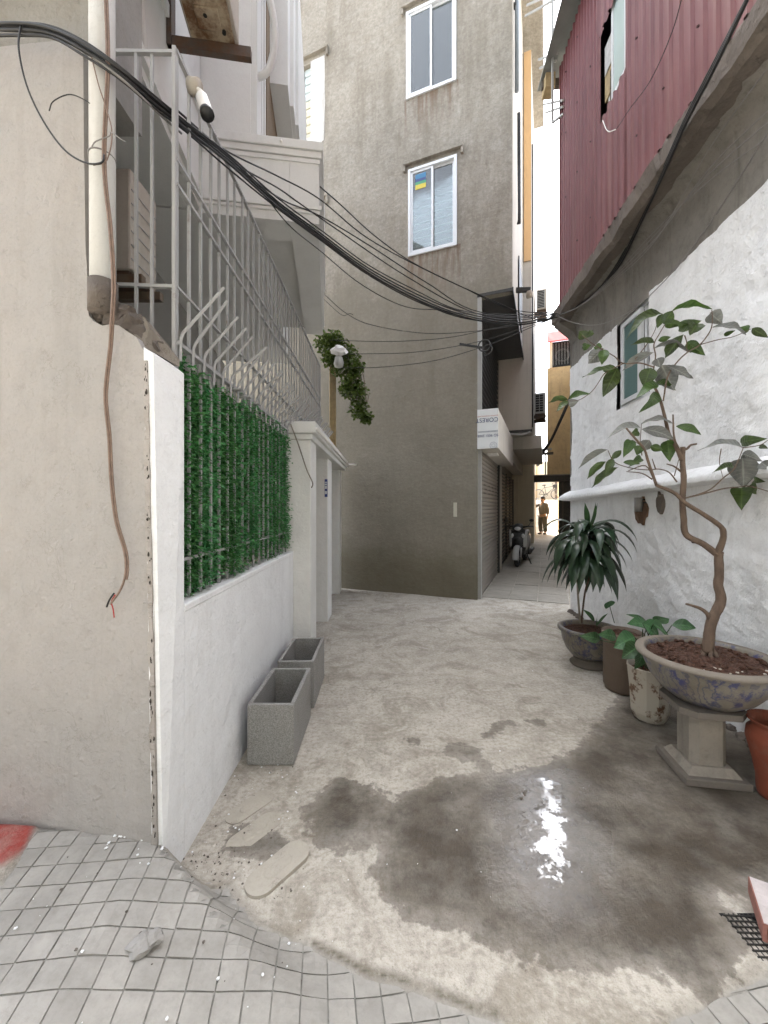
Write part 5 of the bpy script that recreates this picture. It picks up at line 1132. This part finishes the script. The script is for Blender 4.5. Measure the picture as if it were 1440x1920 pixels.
UP = [[(330,205,1.9),(420,280,2.3),(520,330,2.8),(600,374,3.2),(690,447,3.7),(800,507,4.3),(900,553,4.7),(1010,600,5.2),(1042,592,5.3)],
      [(350,225,1.95),(430,300,2.3),(520,352,2.8),(560,380,3.0),(640,436,3.4),(760,517,4.1),(880,583,4.7),(960,596,5.0),(1045,590,5.35)],
      [(350,230,1.95),(440,310,2.3),(530,375,2.8),(600,405,3.1),(700,465,3.6),(800,530,4.2),(900,585,4.7),(1045,590,5.35)],
      [(600,350,3.4),(640,385,3.6),(700,440,3.9),(770,490,4.2),(860,535,4.6),(960,580,5.1),(1046,588,5.4)]]
for k, u in enumerate(UP): cable(u, .0055, M_black, 'single black wire strung above the thick bundle across the alley', group='single wires above the bundle')
cable([(470,330,2.4),(540,420,2.8),(600,470,3.2),(680,535,3.6),(760,575,4.0),(830,582,4.3),(920,596,4.7)], .004, M_black, 'single thin black wire sagging below the thick bundle')
GL = 'thin dark wire stretched low in front of the grey cement facade'
for u in ([(608,552,5.6),(650,588,5.6),(700,610,5.6),(800,625,5.6),(900,620,5.6),(1000,605,5.5),(1042,592,5.4)], [(620,638,5.7),(740,640,5.7),(840,633,5.7),(920,617,5.6),(1044,594,5.4)], [(640,690,5.8),(720,688,5.8),(820,675,5.8),(920,645,5.7),(1000,612,5.5),(1046,594,5.4)], [(650,664,5.8),(780,660,5.8),(900,640,5.7),(990,612,5.5),(1046,595,5.4)]): cable(u, .005, M_dsteel, GL, group='thin wires low before the facade')
cable([(606,560,5.6),(640,590,5.6),(655,588,5.6),(662,590,5.6)], .004, M_black, 'short black wire tied to the creeper beside the timber post')
SL = 'cable clamped along the ragged slab edge under the maroon cladding'
for k in range(3): cable([(1046,592,5.6),(1080,575,5.3),(1120,545,4.85),(1160,490+5*k,4.3),(1195,420+6*k,3.8),(1235,335+6*k,3.27),(1285,222+6*k,2.80),(1340,115+6*k,2.42),(1420,-40,2.1)], .010, M_black, 'thick black '+SL, group='thick cables on the slab edge')
for k, (ye, z) in enumerate(((120,2.15),(208,2.2),(232,2.2),(262,2.25))): cable([(1046,592,5.35),(1090,572,4.9),(1150,528-4*k,4.3),(1230,440-10*k+ye*.08,3.5),(1330,lerp(360,ye,.42)+20,2.8),(1460,ye-20,z)], .0035, M_grey_c, 'thin grey wire slanting up across the grimy cement band', group='thin wires over the cement band')
cable([(1048,594,5.35),(1075,605,5.1),(1110,610,4.8),(1150,600,4.4),(1200,570,3.9),(1270,500,3.4),(1350,390,2.9),(1460,215,2.35)], .004, M_grey_c, 'loose pale wire dipping below the others above the white window')
cable([(1132,228,4.0),(1140,244,3.9),(1155,242,3.78),(1180,205,3.45),(1220,150,3.1),(1260,60,2.7),(1285,-30,2.5)], .003, M_black, 'thin dark wire hanging loose across the maroon cladding')
cable([(1130,226,4.02),(1140,246,3.9),(1154,243,3.78)], .005, M_camw, 'short stripped white wire end hanging below the cladding window')
hkb = thing('cable_bracket', 'small black iron bracket holding wires on the grey building corner', 'bracket', P(880,648,6.5)); MB().bar(P(862,645,6.6), P(905,652,6.45), .03).build('arm', M_black, hkb); MB().ring(P(908,648,6.35), (.3,1,0), .09, .012, 16, 6).build('coil', M_dsteel, hkb); MB().ring(P(914,655,6.35), (.5,1,.2), .07, .010, 16, 6).build('coil', M_dsteel, hkb)

# ------------------------------------------------------------------ scooter, person, bicycle
SM = G @ Matrix.Translation((.40,3.65,.06)) @ Matrix.Rotation(R(-6), 4, 'Z')
so = thing('motor_scooter', 'silver and black motor scooter parked nose out by the slatted gate', 'scooter', SM @ Vector((0,.6,0)))
def wheel(M, c, Rr, r, parent, axis=(1,0,0), spokes=5, hub=.05):
    w_ = MB(M).ring(c, axis, Rr, r, 28, 8).build('wheel', M_tyre, parent, True); MB(M).ring(c, axis, Rr-r*1.1, r*.45, 24, 6).build('rim', M_rim, w_, True)
    ax = Vector(axis).normalized(); u = ax.orthogonal().normalized(); v = ax.cross(u)
    for k in range(spokes):
        a = 2*math.pi*k/spokes; d = u*math.cos(a)+v*math.sin(a); MB(M).bar(Vector(c)+d*.02, Vector(c)+d*(Rr-r), .022 if spokes < 8 else .006, .02 if spokes < 8 else .006).build('spoke', M_rim, w_)
    MB(M).tube([Vector(c)-ax*hub*.6, Vector(c)+ax*hub*.6], hub*.7, 12).build('hub', M_rim, w_, True)
wheel(SM, (0,0,.25), .20, .048, so); wheel(SM, (0,1.22,.25), .20, .05, so)
def loft(M, secs, n=14):
    vs = []; fs = []
    for (y, z, w, h, tx) in secs:
        for k in range(n):
            a = 2*math.pi*k/n; ca, sa = math.cos(a), math.sin(a); e = .7
            vs.append((tx+w*math.copysign(abs(ca)**e, ca), y, z+h*math.copysign(abs(sa)**e, sa)))
    for i in range(len(secs)-1):
        for k in range(n): fs.append((i*n+k, i*n+(k+1) % n, (i+1)*n+(k+1) % n, (i+1)*n+k))
    fs += [tuple(range(n)), tuple((len(secs)-1)*n+k for k in range(n))]; return MB(M).add(vs, fs)
m = MB(SM); vs = []
for k in range(11):
    a = R(-10+k*17); 
    for x, rr_ in ((-.075,.255),(-.05,.285),(0,.295),(.05,.285),(.075,.255)): vs.append((x, -rr_*math.cos(a), .25+rr_*math.sin(a)))
m.add(vs, [(i*5+k, i*5+k+1, (i+1)*5+k+1, (i+1)*5+k) for i in range(10) for k in range(4)]); m.build('front_fender', M_scw, so, True, fix=False)
for x in (-.085,.085): MB(SM).tube([(x,0,.25),(x*.9,.12,.60)], .022, 8).build('fork_leg', M_rim, so, True)
loft(SM, [(.02,.62,.13,.10,0),(.08,.66,.20,.22,0),(.16,.66,.21,.30,0),(.22,.60,.19,.28,0)]).build('front_apron', M_seat, so, True)
loft(SM, [(-.005,.66,.055,.05,0),(.03,.66,.085,.085,0),(.09,.66,.10,.10,0)]).build('grille', M_seat, so, True)
loft(SM, [(.02,.93,.07,.045,0),(.08,.95,.13,.085,0),(.18,.98,.11,.09,0),(.26,.97,.06,.06,0)]).build('handlebar_cowl', M_seat, so, True)
MB(SM).ball((0,.035,.945), .07, 14, 8, (1.2,.5,.7)).build('headlight', M_lampglass, so, True)
for x in (-1,1):
    MB(SM).ball((x*.13,.05,.76), .045, 10, 6, (.9,.5,1.5)).build('indicator', M_lampglass, so, True)
    MB(SM).tube([(x*.10,.16,.98),(x*.24,.22,1.0),(x*.34,.28,.99)], .018, 8).build('handgrip', M_seat, so, True)
    MB(SM).tube([(x*.22,.2,1.0),(x*.30,.18,1.12)], .006, 6).build('mirror_stalk', M_dsteel, so); MB(SM).ball((x*.31,.17,1.15), .05, 10, 6, (1.1,.3,.8)).build('mirror', M_seat, so, True)
for x in (-1,1): loft(SM, [(.03,.60,.012,.10,x*.15),(.09,.68,.03,.20,x*.19),(.17,.72,.03,.22,x*.20)]).build('side_panel', M_scw, so, True)
MB(SM).bbox(-.13,.13,.22,.60,.28,.36,.02).build('floorboard', M_seat, so)
loft(SM, [(.55,.42,.10,.12,0),(.70,.52,.16,.20,0),(1.0,.58,.18,.20,0),(1.35,.66,.14,.13,0),(1.52,.72,.06,.06,0)]).build('rear_body', M_scw, so, True)
loft(SM, [(.58,.74,.10,.035,0),(.75,.77,.145,.055,0),(1.05,.79,.14,.055,0),(1.32,.83,.10,.04,0)]).build('seat', M_seat, so, True)
MB(SM).tube([(.14,1.0,.26),(.16,1.5,.34)], .05, 12).build('exhaust', M_dsteel, so, True); MB(SM).bar((.12,.62,.30), (.26,.52,.015), .02).build('kick_stand', M_dsteel, so)
MB(SM).bbox(-.11,.11,.7,1.3,.24,.44,.03).build('engine', M_dsteel, so)

def skin_obj(name, verts, edges, mat, M, parent, root=0, sub=2):
    me = bpy.data.meshes.new(name); me.from_pydata([v[0] for v in verts], edges, []); ob = bpy.data.objects.new(name, me); COL.objects.link(ob)
    md = ob.modifiers.new('skin', 'SKIN'); md.use_smooth_shade = True
    for i, v in enumerate(verts):
        r_ = v[1] if isinstance(v[1], tuple) else (v[1], v[1]); me.skin_vertices[0].data[i].radius = r_; me.skin_vertices[0].data[i].use_root = (i == root)
    sb = ob.modifiers.new('sub', 'SUBSURF'); sb.levels = sub; sb.render_levels = sub
    dg = bpy.context.evaluated_depsgraph_get(); em = bpy.data.meshes.new_from_object(ob.evaluated_get(dg)); bpy.data.objects.remove(ob)
    mb = MB(M); mb.add([v.co.copy() for v in em.vertices], [tuple(p.vertices) for p in em.polygons]); return mb.build(name, mat, parent, True)
pb = .935; pt = 11.55; pz = .039*(pt-2)
PMx = G @ Matrix.Translation((pb,pt,pz)) @ Matrix.Rotation(R(-35), 4, 'Z')      # local -Y is where the person faces
pe = thing('person', 'person in loose beige jacket and trousers reaching out one arm', 'person', PMx @ Vector((0,0,0)))
# body (skin): pelvis 0, chest, neck, head, arms with hands, legs
bv = [((0,0,.86),.11),((0,0,1.08),.12),((0,0,1.26),.11),((0,-.01,1.36),.05),((0,-.03,1.43),.085),((0,-.035,1.54),.075),
      ((-.17,0,1.27),.05),((-.24,-.22,1.17),.04),((-.27,-.46,1.20),.03),((-.275,-.53,1.205),.032),
      ((.17,0,1.27),.05),((.23,.03,1.02),.04),((.25,-.04,.80),.03),((.25,-.06,.74),.03),
      ((-.09,0,.80),.075),((-.10,-.03,.46),.055),((-.10,.02,.08),.04),((-.11,-.12,.04),.035),
      ((.09,0,.80),.075),((.10,-.01,.46),.055),((.10,.04,.08),.04),((.12,-.10,.04),.035)]
be = [(0,1),(1,2),(2,3),(3,4),(4,5),(2,6),(6,7),(7,8),(8,9),(2,10),(10,11),(11,12),(12,13),(0,14),(14,15),(15,16),(16,17),(0,18),(18,19),(19,20),(20,21)]
for base, c, dr_ in ((9, Vector((-.275,-.53,1.205)), Vector((0,-1,.05))), (13, Vector((.25,-.06,.74)), Vector((0,-.1,-1)))):
    sx = Vector((1,0,0)) if base == 9 else Vector((0,1,0))
    for k, (o_, l_) in enumerate(((-.028,.05),(-.010,.075),(.008,.08),(.024,.07),(.036,.055))):
        i = len(bv); p1 = c+dr_*.03+sx*o_; p2 = c+dr_*(.03+l_*.6)+sx*o_*1.2+Vector((0,0,-.012)); bv += [(tuple(p1), .010), (tuple(p2), .008)]; be += [(base, i), (i, i+1)]
skin_obj('body', bv, be, M_skin, PMx, pe)
jv = [((0,0,.80),(.20,.16)),((0,.01,1.05),(.185,.15)),((0,.01,1.24),(.15,.12)),((0,0,1.335),.07),((-.17,0,1.275),.075),((-.245,-.22,1.17),.062),((-.268,-.44,1.197),.050),((.17,.01,1.275),.075),((.235,.03,1.02),.065),((.255,-.035,.84),.058)]
skin_obj('jacket', jv, [(0,1),(1,2),(2,3),(2,4),(4,5),(5,6),(2,7),(7,8),(8,9)], M_cloth, PMx, pe)
tv = [((0,0,.84),(.15,.13)),((-.095,0,.72),.115),((-.105,-.03,.46),.095),((-.105,.02,.10),.085),((.095,0,.72),.115),((.105,-.01,.46),.095),((.105,.04,.10),.085)]
skin_obj('trousers', tv, [(0,1),(1,2),(2,3),(0,4),(4,5),(5,6)], M_cloth2, PMx, pe)
m = MB(PMx); m.ball((0,.0,1.555), .098, 14, 9, (.92,1.0,.85)); m.ball((0,.035,1.50), .088, 12, 8, (.95,.85,1.1)); m.build('hair', M_hair, pe, True)
MB(PMx).tube([(0,-.105,1.49),(0,-.128,1.465),(0,-.112,1.45)], [.008,.014,.010], 8).build('nose', M_skin, pe, True)
for x in (-.032,.032): MB(PMx).ball((x,-.103,1.495), .010, 8, 6).build('eye', M_hair, pe, True)
MB(PMx).tube([(-.022,-.106,1.425),(0,-.112,1.424),(.022,-.106,1.425)], .005, 6).build('mouth', M_terra2, pe)
for x in (-.085,.085): MB(PMx).ball((x,-.02,1.48), .022, 8, 6, (.5,.8,1.3)).build('ear', M_skin, pe, True)
for x, y in ((-.11,-.06),(.115,-.03)): MB(PMx).ball((x,y,.04), .06, 12, 8, (.8,2.0,.65)).build('shoe', M_seat, pe, True)
BM = G @ Matrix.Translation((1.15,20.9,.039*10.5+.20*8)) @ Matrix.Rotation(R(8), 4, 'Z')
bi = thing('bicycle', 'old bicycle leaning before the pale house at the passage end', 'bicycle', BM @ Vector((0,0,0)))
wheel(BM, (.52,0,.33), .31, .022, bi, (0,1,0), 16, .03); wheel(BM, (-.52,0,.33), .31, .022, bi, (0,1,0), 16, .03)
for a, b, r_ in (((-.52,0,.33),(-.08,0,.30),.014),((-.52,0,.33),(-.18,0,.80),.012),((-.08,0,.30),(-.18,0,.88),.016),((-.08,0,.30),(.36,0,.72),.018),((-.17,0,.76),(.34,0,.84),.016),((.36,0,.70),(.32,0,.98),.016),((.36,0,.72),(.52,0,.33),.014)): MB(BM).tube([a, b], r_, 8).build('frame_tube', M_dsteel, bi, True)
MB(BM).tube(spline([(.24,-.28,.98),(.32,-.18,1.03),(.32,0,1.0),(.32,.18,1.03),(.24,.28,.98)], 4), .013, 8).build('handlebar', M_dsteel, bi, True)
MB(BM).ball((-.20,0,.92), .12, 12, 6, (1.1,.6,.35)).build('saddle', M_seat, bi, True); MB(BM).bbox(.36,.60,-.14,.14,.74,.96,.03).build('basket', M_dsteel, bi); MB(BM).ring((-.08,0,.30), (0,1,0), .09, .012, 16, 6).build('chainring', M_dsteel, bi)
